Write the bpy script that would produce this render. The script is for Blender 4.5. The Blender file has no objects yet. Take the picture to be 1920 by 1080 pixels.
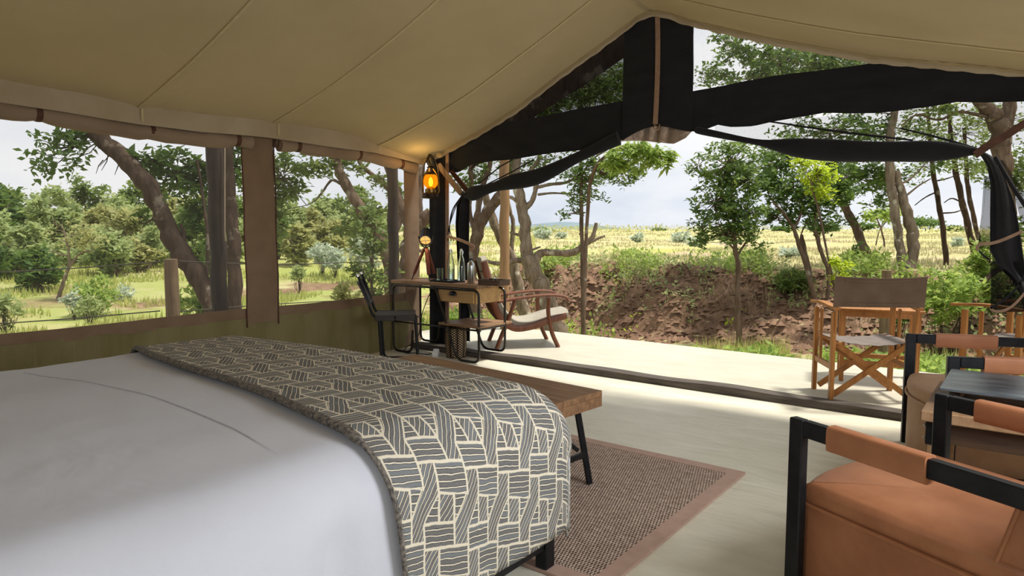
import bpy, math, random
import numpy as np
from mathutils import Vector, Matrix

C = bpy.context.scene.collection
PI = math.pi
rnd = random.Random(7)
rng = np.random.default_rng(11)

# ------------------------------------------------------------------ camera, sky, sun, lamps, exposure
FPX, CAM_H, YAW = 1280.0, 1.3, math.radians(37.5)
PITCH = math.atan(110 / 1280)
cam = bpy.data.cameras.new('camera')
cam.sensor_width = 36; cam.lens = 24.0; cam.clip_start = .05; cam.clip_end = 6000
camo = bpy.data.objects.new('camera', cam); C.objects.link(camo)
camo.location = (0, 0, CAM_H); camo.rotation_euler = (PI / 2 - PITCH, 0, YAW)
bpy.context.scene.camera = camo

sc = bpy.context.scene
sc.view_settings.view_transform = 'Standard'; sc.view_settings.look = 'None'
sc.view_settings.exposure = 0.32; sc.view_settings.gamma = 1; sc.view_settings.use_curve_mapping = False

SKY_STRENGTH = 0.84
SUN_ENERGY = 4.6
FLASH_W = 30

w = bpy.data.worlds.new('sky'); sc.world = w; w.use_nodes = True
nt = w.node_tree; nt.nodes.clear()
tc = nt.nodes.new('ShaderNodeTexCoord'); mp = nt.nodes.new('ShaderNodeMapping'); mp.inputs['Scale'].default_value = (1, 1, 2.6)
n1 = nt.nodes.new('ShaderNodeTexNoise'); n1.inputs['Scale'].default_value = 1.9; n1.inputs['Detail'].default_value = 7; n1.inputs['Roughness'].default_value = .55
cr = nt.nodes.new('ShaderNodeValToRGB')
cr.color_ramp.elements[0].position = .36; cr.color_ramp.elements[0].color = (.66, .72, .82, 1)
cr.color_ramp.elements[1].position = .60; cr.color_ramp.elements[1].color = (.97, .97, .98, 1)
e = cr.color_ramp.elements.new(.47); e.color = (.84, .87, .92, 1)
bg = nt.nodes.new('ShaderNodeBackground'); bg.inputs['Strength'].default_value = SKY_STRENGTH
wo = nt.nodes.new('ShaderNodeOutputWorld')
nt.links.new(tc.outputs['Generated'], mp.inputs['Vector']); nt.links.new(mp.outputs['Vector'], n1.inputs['Vector'])
nt.links.new(n1.outputs['Fac'], cr.inputs['Fac']); nt.links.new(cr.outputs['Color'], bg.inputs['Color']); nt.links.new(bg.outputs['Background'], wo.inputs['Surface'])

sun = bpy.data.lights.new('sun', 'SUN'); sun.energy = SUN_ENERGY; sun.angle = math.radians(9); sun.color = (1, .95, .86)
suno = bpy.data.objects.new('sun', sun); C.objects.link(suno)
suno.rotation_euler = Vector((-.28, -.30, -1.0)).to_track_quat('-Z', 'Y').to_euler()

def area(name, loc, tgt, size, power, col=(1, .97, .93)):
    l = bpy.data.lights.new(name, 'AREA'); l.energy = power; l.size = size; l.color = col
    o = bpy.data.objects.new(name, l); C.objects.link(o); o.location = loc
    o.rotation_euler = (Vector(tgt) - Vector(loc)).to_track_quat('-Z', 'Y').to_euler()
    return o
area('photo_flash', (.3, -1.3, 2.1), (-2.6, 3.4, .9), 1.0, FLASH_W, (.93, .96, 1))
area('side_fill', (.88, 2.3, 1.75), (-3.0, 2.6, .5), 1.2, 66, (.93, .96, 1))  # added unseen fill lamp, standing in for daylight through the right mesh window

# ------------------------------------------------------------------ pixel -> world helpers (a survey of the photograph)
R_ = np.array([math.cos(YAW), math.sin(YAW), 0]); FH = np.array([-math.sin(YAW), math.cos(YAW), 0]); UZ = np.array([0, 0, 1.])
F_ = FH * math.cos(PITCH) - UZ * math.sin(PITCH); U_ = UZ * math.cos(PITCH) + FH * math.sin(PITCH); O_ = np.array([0, 0, CAM_H])
def ray(px, py): return F_ + R_ * (px - 960) / FPX - U_ * (py - 540) / FPX
def PD(px, py, d): return O_ + ray(px, py) * d
def PZ(px, py, z=0.): r = ray(px, py); return O_ + r * (z - CAM_H) / r[2]
def PX(px, py, x): r = ray(px, py); return O_ + r * x / r[0]
def PY(px, py, y): r = ray(px, py); return O_ + r * y / r[1]

# ------------------------------------------------------------------ node helpers and materials
def lin(h):
    h = h.lstrip('#'); v = [int(h[i:i + 2], 16) / 255 for i in (0, 2, 4)]
    return tuple(x / 12.92 if x < .04045 else ((x + .055) / 1.055) ** 2.4 for x in v) + (1,)
class T:
    """a little expression compiler for shader nodes"""
    def __init__(s, name):
        s.m = bpy.data.materials.new(name); s.m.use_nodes = True; s.t = s.m.node_tree; s.t.nodes.clear()
        s.out = s.t.nodes.new('ShaderNodeOutputMaterial')
    def n(s, k, ins=None, **props):
        nd = s.t.nodes.new('ShaderNode' + k)
        for a, b in props.items(): setattr(nd, a, b)
        for a, b in (ins or {}).items(): s.put(nd.inputs[a], b)
        return nd
    def put(s, sock, v):
        if isinstance(v, X): v = v.s
        if isinstance(v, bpy.types.NodeSocket): s.t.links.new(v, sock)
        elif v is not None: sock.default_value = v
    def x(s, sock): return X(s, sock)
    def math(s, op, *a, clamp=False):
        nd = s.n('Math', operation=op); nd.use_clamp = clamp
        for i, v in enumerate(a): s.put(nd.inputs[i], v)
        return X(s, nd.outputs[0])
    def coord(s, which='Object', scale=(1, 1, 1), rot=(0, 0, 0)):
        c = s.n('TexCoord').outputs[which]
        return s.n('Mapping', {'Vector': c, 'Scale': scale, 'Rotation': rot}).outputs[0]
    def noise(s, vec, scale=5, detail=4, rough=.55, dist=0):
        return X(s, s.n('TexNoise', {'Vector': vec, 'Scale': scale, 'Detail': detail, 'Roughness': rough, 'Distortion': dist}).outputs[0])
    def ramp(s, f, lo, hi): return s.math('DIVIDE', f - lo, hi - lo, clamp=True)
    def mix(s, f, a, b):
        nd = s.n('Mix', data_type='RGBA'); s.put(nd.inputs[0], f); s.put(nd.inputs[6], a); s.put(nd.inputs[7], b)
        return nd.outputs[2]
    def bump(s, h, strength=.3, dist=.01):
        return s.n('Bump', {'Height': h, 'Strength': strength, 'Distance': dist}).outputs[0]
    def pbr(s, col, rough=.6, metal=0, normal=None, spec=.35, **kw):
        p = s.n('BsdfPrincipled', {'Base Color': col, 'Roughness': rough, 'Metallic': metal, 'Specular IOR Level': spec})
        for k, v in kw.items(): s.put(p.inputs[k.replace('_', ' ')], v)
        if normal is not None: s.put(p.inputs['Normal'], normal)
        return p.outputs[0]
    def done(s, sh): s.t.links.new(sh, s.out.inputs['Surface']); return s.m
    def mixsh(s, f, a, b):
        nd = s.n('MixShader'); s.put(nd.inputs[0], f); s.t.links.new(a, nd.inputs[1]); s.t.links.new(b, nd.inputs[2]); return nd.outputs[0]
class X:
    def __init__(s, t, sock): s.t = t; s.s = sock
    def __add__(s, o): return s.t.math('ADD', s, o)
    def __radd__(s, o): return s.t.math('ADD', o, s)
    def __sub__(s, o): return s.t.math('SUBTRACT', s, o)
    def __rsub__(s, o): return s.t.math('SUBTRACT', o, s)
    def __mul__(s, o): return s.t.math('MULTIPLY', s, o)
    __rmul__ = __mul__
    def __truediv__(s, o): return s.t.math('DIVIDE', s, o)
    def floor(s): return s.t.math('FLOOR', s)
    def fract(s): return s.t.math('FRACT', s)
    def abs(s): return s.t.math('ABSOLUTE', s)
    def lt(s, o): return s.t.math('LESS_THAN', s, o)
    def gt(s, o): return s.t.math('GREATER_THAN', s, o)

def pm(name, c1, c2=None, scale=8, rough=.6, metal=0, bump=0, bscale=None, stretch=(1, 1, 1), spec=.35, lo=.35, hi=.65, coat=0):
    """plain procedural material: two colours mixed by noise, fine relief"""
    t = T(name); v = t.coord('Object', stretch)
    f = t.ramp(t.noise(v, scale), lo, hi)
    col = t.mix(f, lin(c1), lin(c2 or c1))
    nrm = t.bump(t.noise(v, bscale or scale * 6, 3), bump) if bump else None
    return t.done(t.pbr(col, rough, metal, nrm, spec, Coat_Weight=coat))
def cloth(name, c1, c2, scale=3, trans=0., weave=900, bump=.15, wrinkle=(2.5, .25), stretch=(1, 1, 1), tcol=None, rough=.85):
    """canvas: faint mottling, wrinkles and weave relief; trans = share of light passing through"""
    t = T(name); v = t.coord('Object', stretch)
    f = t.ramp(t.noise(v, scale, 5), .3, .7)
    col = t.mix(f, lin(c1), lin(c2))
    h = t.noise(v, wrinkle[0], 3, .5, .6) * wrinkle[1] + t.noise(t.coord('Object'), weave, 1) * .02
    nrm = t.bump(h, bump, .1)
    p = t.pbr(col, rough, 0, nrm, .15, Sheen_Weight=.1)
    if trans:
        tr = t.n('BsdfTranslucent', {'Color': lin(tcol) if tcol else col, 'Normal': nrm}).outputs[0]
        return t.done(t.mixsh(trans, p, tr))
    return t.done(p)
def wood(name, c1, c2, axis=0, scale=3, rough=.55, bump=.2):
    t = T(name); st = [14, 14, 14]; st[axis] = 1
    v = t.coord('Object', tuple(st))
    a = t.noise(v, scale, 6, .6, .4); b = t.noise(t.coord('Object'), 6, 3)
    col = t.mix(t.ramp(a + b * .35, .45, .85), lin(c1), lin(c2))
    return t.done(t.pbr(col, rough, 0, t.bump(a, bump, .004), .3))
def mesh_fabric(name, col, open_=.6, scale=420):
    t = T(name)
    wv = t.noise(t.coord('Object', (1, 1, 2.2)), scale, 0)
    f = t.ramp(wv, .35, .65) * .24 + (open_ - .12)
    return t.done(t.mixsh(f, t.pbr(lin(col), .9, 0, None, .1), t.n('BsdfTransparent').outputs[0]))

M = {}
M['roof'] = cloth('roof_canvas', '#b4a78c', '#a79b80', 1.2, .25, 700, .4, (3.0, .3), tcol='#bfae88')
M['valance'] = cloth('pale_canvas', '#cabba4', '#bba98f', 3, .35, 700, .3, (6, .2))
M['hem'] = cloth('hem_canvas', '#b3a07c', '#a5926f', 4, .25, 700, .35, (9, .2))
M['seam'] = cloth('seam_canvas', '#dccfac', '#d2c49e', 30, .42)
M['olive'] = cloth('olive_canvas', '#958b66', '#80774f', 2.0, .24, 700, .6, (3.5, .5), (1, 2.2, .6))
M['brown'] = cloth('brown_canvas', '#86705c', '#78634f', 4, .04, 600, .3, (6, .2))
M['brown2'] = cloth('rolled_canvas', '#9a8674', '#84705e', 5, .06, 600, .6, (9, .4), (1, .4, 1))
M['strap'] = pm('brown_strap', '#57372a', '#432a20', 20, .7)
M['black'] = cloth('black_mesh_folded', '#242428', '#1c1c20', 6, 0, 900, .3, (5, .3), (.6, 1, 2))
M['piping'] = pm('tan_piping', '#9a7d69', '#8a6f5c', 30, .8)
M['mesh_win'] = mesh_fabric('window_mesh', '#8d8d8a', .83, 500)
M['mesh_black'] = mesh_fabric('black_mesh_sheet', '#1b1b1d', .58, 400)
M['mesh_thin'] = mesh_fabric('thin_dark_mesh', '#2a2a2c', .74, 420)
M['mesh_gable'] = mesh_fabric('gable_mesh', '#121213', .20, 400)
M['mesh_dark'] = mesh_fabric('black_mesh_double', '#161617', .34, 400)
M['white'] = cloth('white_cotton', '#d3d5de', '#cbcdd7', 2, 0, 900, .45, (3.0, .4))
M['black_metal'] = pm('black_steel', '#2a2b2e', '#202124', 15, .42, .6, .05, 120)
M['grey_metal'] = pm('gunmetal_tube', '#4a4744', '#35322f', 12, .35, .85, .05)
M['steel'] = pm('brushed_steel', '#c9c9c8', '#a9a9a8', 30, .28, 1, .05, 200, (1, 1, .1))
M['brass'] = pm('aged_brass', '#8d6f3c', '#5f4a2a', 14, .35, .9)
M['dark_bronze'] = pm('dark_bronze', '#4b3d31', '#2f2621', 14, .4, .8)
M['leather'] = pm('tan_leather', '#b57c57', '#935d3e', 5, .52, 0, .12, 240, lo=.25, hi=.75)
M['leather_pale'] = pm('pale_tan_leather', '#c09a78', '#ad8664', 9, .55, 0, .12, 240, lo=.25, hi=.75)
M['leather_dark'] = pm('dark_brown_leather', '#4e3326', '#3d271d', 12, .5, 0, .1, 200)
M['sling_leather'] = pm('charcoal_leather', '#3b3735', '#2c2928', 12, .55, 0, .1, 200)
M['bench'] = wood('bench_wood', '#6d5038', '#937050', 0)
M['desk'] = wood('desk_wood', '#765a41', '#96775a', 0)
M['drawer'] = wood('drawer_wood', '#9a7750', '#b7935f', 0, 2)
M['table_wood'] = wood('table_wood', '#8a6a4d', '#a58463', 1)
M['teak'] = wood('honey_teak', '#8f5a2c', '#b17b42', 2, 3, .45)
M['teak_h'] = wood('honey_teak_level', '#8f5a2c', '#b17b42', 1, 3, .45)
M['redwood'] = wood('red_brown_wood', '#5a3323', '#7a4c34', 2, 3, .4)
M['mahog'] = pm('reddish_tripod_wood', '#6b3526', '#4f2419', 20, .4)
M['dark_wood'] = wood('dark_wood', '#3a2a22', '#54402f', 0)
M['pole'] = wood('peeled_pole', '#8a6a48', '#a5835c', 2, 2)
M['pole_dark'] = wood('dark_pole', '#2a2320', '#463a33', 2, 2, .8)
M['post'] = wood('weathered_post', '#5d4a37', '#8a745b', 2, 2, .8)
M['beam'] = wood('sill_beam', '#3b3430', '#5d554d', 0, 3, .75, .5)
M['sling'] = cloth('brown_sling', '#6e5c4c', '#5f4e40', 8, .03, 500, .3, (8, .2))
M['seat_sling'] = cloth('grey_sling', '#7d746d', '#6b625b', 8, .03, 500, .4, (9, .4))
M['cushion'] = cloth('beige_cushion', '#a8a294', '#979183', 6, 0, 500, .4, (8, .3))
M['white_plastic'] = pm('white_plastic', '#e8e8e6', None, 8, .4)
M['black_rubber'] = pm('black_cable', '#1d1c1c', None, 8, .6)
M['wire'] = pm('fence_wire', '#55504a', '#3d3934', 9, .6, .5)
t = T('clear_glass'); M['glass'] = t.done(t.n('BsdfGlass', {'Color': (.95, .98, .96, 1), 'Roughness': .02, 'IOR': 1.42}).outputs[0])
t = T('amber_glass')
M['amber'] = t.done(t.mixsh(.55, t.n('BsdfGlass', {'Color': lin('#ffb52e'), 'Roughness': .1, 'IOR': 1.2}).outputs[0], t.n('Emission', {'Color': lin('#ff9d12'), 'Strength': 1.1}).outputs[0]))
t = T('flame_bulb'); M['flame'] = t.done(t.n('Emission', {'Color': lin('#ffe9b0'), 'Strength': 9}).outputs[0])
t = T('lit_lens'); M['lens'] = t.done(t.n('Emission', {'Color': lin('#ffc066'), 'Strength': .95}).outputs[0])

# floor canvas
t = T('floor_canvas'); v = t.coord('Object', (1, 1, 1)); v2 = t.coord('Object', (.8, 2.6, 1), (0, 0, -.35))
wr = t.noise(v2, 2.2, 5, .6, 1.2)
col = t.mix(t.ramp(t.noise(v2, 3.5, 5) * .6 + t.noise(v, 1.1) * .4, .35, .65), lin('#e0dbc9'), lin('#cdc7b2'))
M['floor'] = t.done(t.pbr(col, t.noise(v, 6) * .25 + .25, 0, t.bump(wr + t.noise(v, 700, 1) * .01, .30, .06), .4))
t = T('deck_screed'); v = t.coord('Object', (1, 2.2, 1), (0, 0, -.1))
M['deck'] = t.done(t.pbr(t.mix(t.ramp(t.noise(v, 2.6, 6, .65), .3, .75), lin('#c3bfaf'), lin('#b2ad9b')), t.noise(v, 5) * .2 + .35, 0, t.bump(t.noise(v, 9, 5), .08, .02), .4))

# rug
t = T('sisal_weave'); c = t.n('SeparateXYZ', {0: t.n('TexCoord').outputs['Object']})
xx, yy = t.x(c.outputs[0]), t.x(c.outputs[1])
ru = xx * 72; rv = yy * 46
row = rv.floor()
knot = t.math('SINE', (ru + row * .5) * 6.283) * t.math('SINE', rv.fract() * 3.1416)
nz = t.noise(t.coord('Object'), 60, 3); nz2 = t.noise(t.coord('Object', (1, 3, 1)), 14, 4)
col = t.mix(t.ramp(knot * .3 + nz * .9 + nz2 * .5, .35, 1.1), lin('#7d675c'), lin('#dcc6b5'))
M['rug'] = t.done(t.pbr(col, .95, 0, t.bump(knot + nz * .5, .8, .006), .1))
M['rug_border'] = cloth('rug_border', '#b89a8a', '#ad8f7f', 20, 0, 500, .2)

# woven throw: blocks of stripes set in three directions between pale outlines
t = T('woven_throw'); c = t.n('SeparateXYZ', {0: t.n('TexCoord').outputs['UV']})
wob = t.noise(t.coord('UV'), 14, 2) * .010 - .005
u = t.x(c.outputs[0]) + wob; vv = t.x(c.outputs[1]) + (t.noise(t.coord('UV', (1, 1.1, 1)), 17, 2) * .012 - .006)
CW, PH = .056, .25                                    # column width, vertical repeat
xc = u / CW; per = (xc / 3).floor(); lu = (xc / 3).fract() * 3; col_ = lu.floor(); fx = lu.fract()
y0 = vv * (-1 / PH) - xc * .08                         # runs down the cloth, sheared so the repeats line up
ly = y0.fract()
ia, ic = lu.lt(1), lu.gt(2); ib = (1 - ia) * (1 - ic)
ya, yc = .39 - fx * .39, .34 - fx * .39
hs = lu * .03
lensA = ia * ly.gt(ya) * (ly + hs).lt(.395); H1a = ia * (ly + hs).gt(.395) * (ly + hs).lt(.69); DA = ia * (1 - lensA) * (1 - H1a)
lensB = ib * (ly + hs).lt(.395); H1b = ib * (ly + hs).gt(.395) * (ly + hs).lt(.69); H2b = ib * (ly + hs).gt(.69)
lensC = ic * ly.lt(yc); H2c = ic * (ly + hs).gt(.69); DC = ic * (1 - lensC) * (1 - H2c)
isH = H1a + H1b + H2b + H2c; isD = DA + DC; isS = lensA + lensC
def bars(coord): return (coord.fract() - .5).abs()       # .5 at joints
cH, cD, cS, cB = (ly + hs - .395) * 13.56, (y0 + (lu + per * 3) * (11 / 30)) * 10, (ly + hs - .395) * 11, (ly + lu * .33) * 10.5
joint = bars(cH) * isH + bars(cD) * isD + bars(cS) * isS + bars(cB) * lensB
line = t.ramp(joint, .385, .425)
def near(d, wd): return 1 - t.ramp(d.abs(), wd * .6, wd)
edges = near(ly + hs - .395, .024) * (1 - ic) 
for q in (near(ly + hs - .69, .024), near(ly - ya, .024) * ia, near(ly - yc, .024) * ic, near(ly, .022) * ib, near(ly - 1, .022) * (ib + ic),
          near(lu - 1, .085) * (1 - (ly + .03).gt(.395) * (ly + .03).lt(.69)), near(lu - 2, .085) * (1 - (ly + .06).gt(.69)), near(lu, .085) * ly.gt(.39), near(lu - 3, .085) * ly.gt(.39)):
    edges = t.math('MAXIMUM', edges, q)
line = t.math('MAXIMUM', line, edges)
hatch = t.noise(t.coord('UV', (1, 1, 1)), 420, 2)
hx = t.math('SINE', (u * .4 + vv) * 2600) * .5 + .5
sid = t.noise(t.n('CombineXYZ', {0: (cH.floor() * isH + cD.floor() * isD + cS.floor() * isS + cB.floor() * lensB) * 1.37, 1: per * 3.1 + isD, 2: y0.floor() * 2.3}).outputs[0], 1.7, 0)
dark = t.mix(t.ramp(hatch + hx * .35, .45, .85), lin('#3c3c40'), lin('#8d8b88'))
dark = t.mix(t.ramp(sid, .50, .62) * .45, dark, lin('#82898d'))
outl = t.ramp(joint, .28, .34) * (1 - line)
dark = t.mix(outl * .75, dark, lin('#26252a'))
col = t.mix(line, dark, lin('#ddd4bf'))
M['throw'] = t.done(t.pbr(col, .9, 0, t.bump(hatch * .3 + line * .6, .35, .003), .1))
M['throw_edge'] = pm('throw_edge', '#8d857b', '#4a4745', 90, .9, 0, .5, 300)

# basket
t = T('basket_weave'); c = t.n('SeparateXYZ', {0: t.n('TexCoord').outputs['UV']}); u, v3 = t.x(c.outputs[0]), t.x(c.outputs[1])
band = (u * 9).fract(); chk = (t.math('SINE', u * 9 * 6.283 * 2) * t.math('SINE', v3 * 75)).gt(.32)
f = chk * (band - .5).abs().lt(.36)
M['basket'] = t.done(t.pbr(t.mix(f, lin('#33261f'), lin('#d3bd97')), .8, 0, t.bump(f, .4, .004), .2))

# bark, leaves, ground
def bark(name, c1, c2, c3):
    t = T(name); v = t.coord('Object', (5, 5, 1.2)); a = t.noise(v, 3, 6, .65, .5)
    col = t.mix(t.ramp(a, .35, .65), lin(c1), lin(c2))
    col = t.mix(t.ramp(t.noise(t.coord('Object'), 5, 4), .60, .68), col, lin(c3))
    return t.done(t.pbr(col, .95, 0, t.bump(a, .9, .03), .1))
M['bark'] = bark('grey_brown_bark', '#5d4c40', '#7f6c5c', '#a39a8a')
M['bark_dark'] = bark('dark_bark', '#3f332b', '#5a4a3e', '#7f7466')
M['bark_pale'] = bark('lichen_bark', '#6d5e50', '#9c8c78', '#c4bca8')
def leaf(name, c1, c2, c3, tr=.45):
    t = T(name); r = t.x(t.n('NewGeometry').outputs['Random Per Island'])
    col = t.mix(t.ramp(r, 0, .6), lin(c1), lin(c2)); col = t.mix(t.ramp(r, .8, 1), col, lin(c3))
    p = t.pbr(col, .5, 0, None, .3); tl = t.n('BsdfTranslucent', {'Color': t.mix(.5, col, lin(c3))}).outputs[0]
    return t.done(t.mixsh(tr, p, tl))
M['leaf'] = leaf('green_leaves', '#55693a', '#72884a', '#a0b060')
M['leaf_dark'] = leaf('dark_leaves', '#405a2e', '#58753c', '#8aa24c', .4)
M['leaf_glossy'] = leaf('glossy_leaves', '#455e36', '#637f46', '#a3b85c', .4)
M['leaf_lime'] = leaf('lime_leaves', '#9fb52c', '#b9cf3c', '#d6e04e', .5)
M['leaf_bright'] = leaf('bright_leaves', '#789548', '#93ac56', '#bccb6a', .5)
M['leaf_olive'] = leaf('olive_leaves', '#959a62', '#aaae72', '#c6c282', .5)
M['leaf_sage'] = leaf('sage_leaves', '#8b9c66', '#a3b377', '#c3cb8c', .5)
M['leaf_silver'] = leaf('silver_leaves', '#9fae94', '#bcc8b0', '#dde3d2', .35)
M['grass'] = leaf('grass_blades', '#a3a474', '#b8b085', '#ccc29c', .4)
M['grass_green'] = leaf('green_blades', '#97a956', '#b2bb66', '#d8d08a', .5)
M['dry'] = leaf('dry_stalks', '#8a7560', '#ab967c', '#cdbb9f', .15)
t = T('savanna_ground'); v = t.coord('Object'); c = t.n('SeparateXYZ', {0: v}); gy = t.x(c.outputs[1]); gx = t.x(c.outputs[0]); gz = t.x(c.outputs[2])
slope = t.x(t.n('SeparateXYZ', {0: t.n('NewGeometry').outputs['True Normal']}).outputs[2])
grs = t.mix(t.ramp(t.noise(v, .35, 5), .35, .65), lin('#b0ab76'), lin('#c0b68c')); grs = t.mix(t.ramp(t.noise(v, .12, 4), .48, .66), grs, lin('#aead66'))
drt = t.mix(t.ramp(t.noise(v, 5, 6, .65), .35, .65), lin('#6d5444'), lin('#a5876d')); drt = t.mix(t.ramp(t.noise(v, 1.3, 4), .5, .7), drt, lin('#866a56'))
rosy = t.mix(t.ramp(t.noise(v, 3, 5), .3, .7), lin('#b99585'), lin('#cdb09f'))
grs = t.mix(t.ramp(t.noise(t.coord('Object', (.6, 1.2, 1)), .22, 4, .6), .58, .66), grs, rosy)
isd = t.math('MAXIMUM', 1 - t.ramp(slope + t.noise(v, 2, 4) * .12, .93, 1.0), t.ramp(t.noise(v, .55, 4) - t.ramp(gy, 12, 15) * .25, .50, .60) * (1 - t.ramp(gy, 16, 20)))
isd = isd * (1 - t.ramp(gx * -1, 15, 20) * .7)
grs = t.mix(t.ramp(gx * -1 + t.noise(v, .5, 3) * 3, 9.5, 13) * (1 - t.ramp(t.noise(v, .4, 4), .5, .62)) * (1 - t.ramp(gy, 13, 18)) * .75, grs, lin('#98a557'))
px_, py_ = (gx + 9.9) / 3.2, (gy - 18.9) / 1.6                # bare rosy patch in the field
grs = t.mix(1 - t.ramp(px_ * px_ + py_ * py_ + t.noise(v, 1.2, 5) * 1.1, .9, 1.5), grs, rosy)
M['ground'] = t.done(t.pbr(t.mix(isd, grs, drt), .95, 0, t.bump(t.noise(v, 14, 6, .7), .7, .08), .1))
M['hill'] = pm('painted_haze_hill', '#66777f', '#74858a', .01, .95)  # haze of distance painted into the hill's blue-grey colour
# ------------------------------------------------------------------ mesh builder
class MB:
    def __init__(s): s.v = []; s.f = []; s.uv = None
    def add(s, vs, fs):
        o = len(s.v); s.v += [tuple(float(c) for c in p) for p in vs]; s.f += [tuple(i + o for i in f) for f in fs]; return s
    def box(s, c, size, rot=None, b=.004):
        """box with chamfered edges; rot = Matrix 3x3"""
        h = [max(x / 2, 1e-4) for x in size]; b = min(b, min(h) * .45); vs = []; idx = {}
        for sx in (-1, 1):
            for sy in (-1, 1):
                for sz in (-1, 1):
                    for k in range(3):
                        p = [sx * h[0], sy * h[1], sz * h[2]]
                        for j in range(3):
                            if j != k: p[j] -= (sx, sy, sz)[j] * b
                        idx[(sx, sy, sz, k)] = len(vs); vs.append(Vector(p))
        fs = []
        for k in range(3):
            a, d = [(1, 2), (2, 0), (0, 1)][k]
            for sg in (-1, 1):
                q = []
                for (p1, p2) in ((-1, -1), (1, -1), (1, 1), (-1, 1)):
                    t3 = [0, 0, 0]; t3[k] = sg; t3[a] = p1; t3[d] = p2; q.append(idx[(*t3, k)])
                fs.append(q if sg > 0 else q[::-1])
            for p1 in (-1, 1):
                for p2 in (-1, 1):                      # edges along axis k
                    e = []
                    for sg in (-1, 1):
                        t3 = [0, 0, 0]; t3[k] = sg; t3[a] = p1; t3[d] = p2; e.append((idx[(*t3, a)], idx[(*t3, d)]))
                    q = [e[0][0], e[0][1], e[1][1], e[1][0]]
                    fs.append(q if p1 * p2 < 0 else q[::-1])
        for sx in (-1, 1):
            for sy in (-1, 1):
                for sz in (-1, 1):
                    q = [idx[(sx, sy, sz, k)] for k in range(3)]
                    fs.append(q if sx * sy * sz > 0 else q[::-1])
        if rot is not None: vs = [rot @ p for p in vs]
        return s.add([p + Vector(c) for p in vs], fs)
    def bar(s, a, b, w_, h_, up=(0, 0, 1), bev=.004):
        """square bar from a to b: w_ across, h_ along up"""
        a, b = Vector(a), Vector(b); d = b - a; L = d.length; x = d / L; up = Vector(up)
        y = up.cross(x)
        if y.length < 1e-4: y = Vector((0, 1, 0)).cross(x)
        y.normalize(); z = x.cross(y)
        return s.box((a + b) / 2, (L, w_, h_), Matrix((x, y, z)).transposed(), bev)
    def tube(s, pts, r, n=10, flat=None, cap=True, up=(0, 0, 1)):
        """swept round (or flattened: r pairs) section along pts"""
        pts = [Vector(p) for p in pts]; N = len(pts); r = r if hasattr(r, '__len__') else [r] * N
        vs, fs = [], []; pv = None
        for i, p in enumerate(pts):
            t_ = (pts[min(i + 1, N - 1)] - pts[max(i - 1, 0)]).normalized()
            if pv is None:
                a = Vector(up)
                if abs(a.dot(t_)) > .95: a = Vector((1, 0, 0))
            else: a = pv
            a = (a - t_ * a.dot(t_)).normalized(); pv = a; b_ = t_.cross(a)
            ra, rb = r[i] if hasattr(r[i], '__len__') else (r[i], r[i])
            for k in range(n):
                th = 2 * PI * k / n; vs.append(p + a * math.cos(th) * ra + b_ * math.sin(th) * rb)
        for i in range(N - 1):
            for k in range(n):
                fs.append((i * n + k, i * n + (k + 1) % n, (i + 1) * n + (k + 1) % n, (i + 1) * n + k))
        if cap: fs.append(tuple(range(n - 1, -1, -1))); fs.append(tuple((N - 1) * n + k for k in range(n)))
        return s.add(vs, fs)
    def lathe(s, prof, n=20, c=(0, 0, 0), rot=None):
        vs, fs = [], []; m = len(prof)
        for (r, z) in prof:
            for k in range(n):
                a = 2 * PI * k / n; p = Vector((r * math.cos(a), r * math.sin(a), z)); vs.append((rot @ p if rot is not None else p) + Vector(c))
        for i in range(m - 1):
            for k in range(n): fs.append((i * n + k, i * n + (k + 1) % n, (i + 1) * n + (k + 1) % n, (i + 1) * n + k))
        if prof[0][0] > 1e-5: fs.append(tuple(range(n - 1, -1, -1)))
        if prof[-1][0] > 1e-5: fs.append(tuple((m - 1) * n + k for k in range(n)))
        return s.add(vs, fs)
    def grid(s, fn, nu, nv, thick=0., uvfn=None):
        """sheet fn(u,v), u,v in 0..1; thick gives it a second side"""
        P = [[Vector(fn(i / nu, j / nv)) for j in range(nv + 1)] for i in range(nu + 1)]; m = nv + 1
        vs = [p for row in P for p in row]
        fs = [(i * m + j, (i + 1) * m + j, (i + 1) * m + j + 1, i * m + j + 1) for i in range(nu) for j in range(nv)]
        if thick:
            N = []
            for i in range(nu + 1):
                for j in range(nv + 1):
                    du = P[min(i + 1, nu)][j] - P[max(i - 1, 0)][j]; dv = P[i][min(j + 1, nv)] - P[i][max(j - 1, 0)]
                    c = du.cross(dv); N.append(c.normalized() if c.length > 1e-9 else Vector((0, 0, 1)))
            o = len(vs); vs = vs + [p - n_ * thick for p, n_ in zip(vs[:o], N)]
            fs = fs + [tuple(k + o for k in f[::-1]) for f in fs]
            ring = [i * m for i in range(nu)] + [nu * m + j for j in range(nv)] + [i * m + nv for i in range(nu, 0, -1)] + [j for j in range(nv, 0, -1)]
            for a, b in zip(ring, ring[1:] + ring[:1]): fs.append((b, a, a + o, b + o))
        return s.add(vs, fs)
    def prism(s, poly, ext):
        """polygon (list of 3D points) extruded by the vector ext"""
        n = len(poly); ext = Vector(ext); a = [Vector(p) for p in poly]
        fs = [tuple(range(n - 1, -1, -1)), tuple(range(n, 2 * n))] + [(i, (i + 1) % n, n + (i + 1) % n, n + i) for i in range(n)]
        return s.add(a + [p + ext for p in a], fs)
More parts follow.
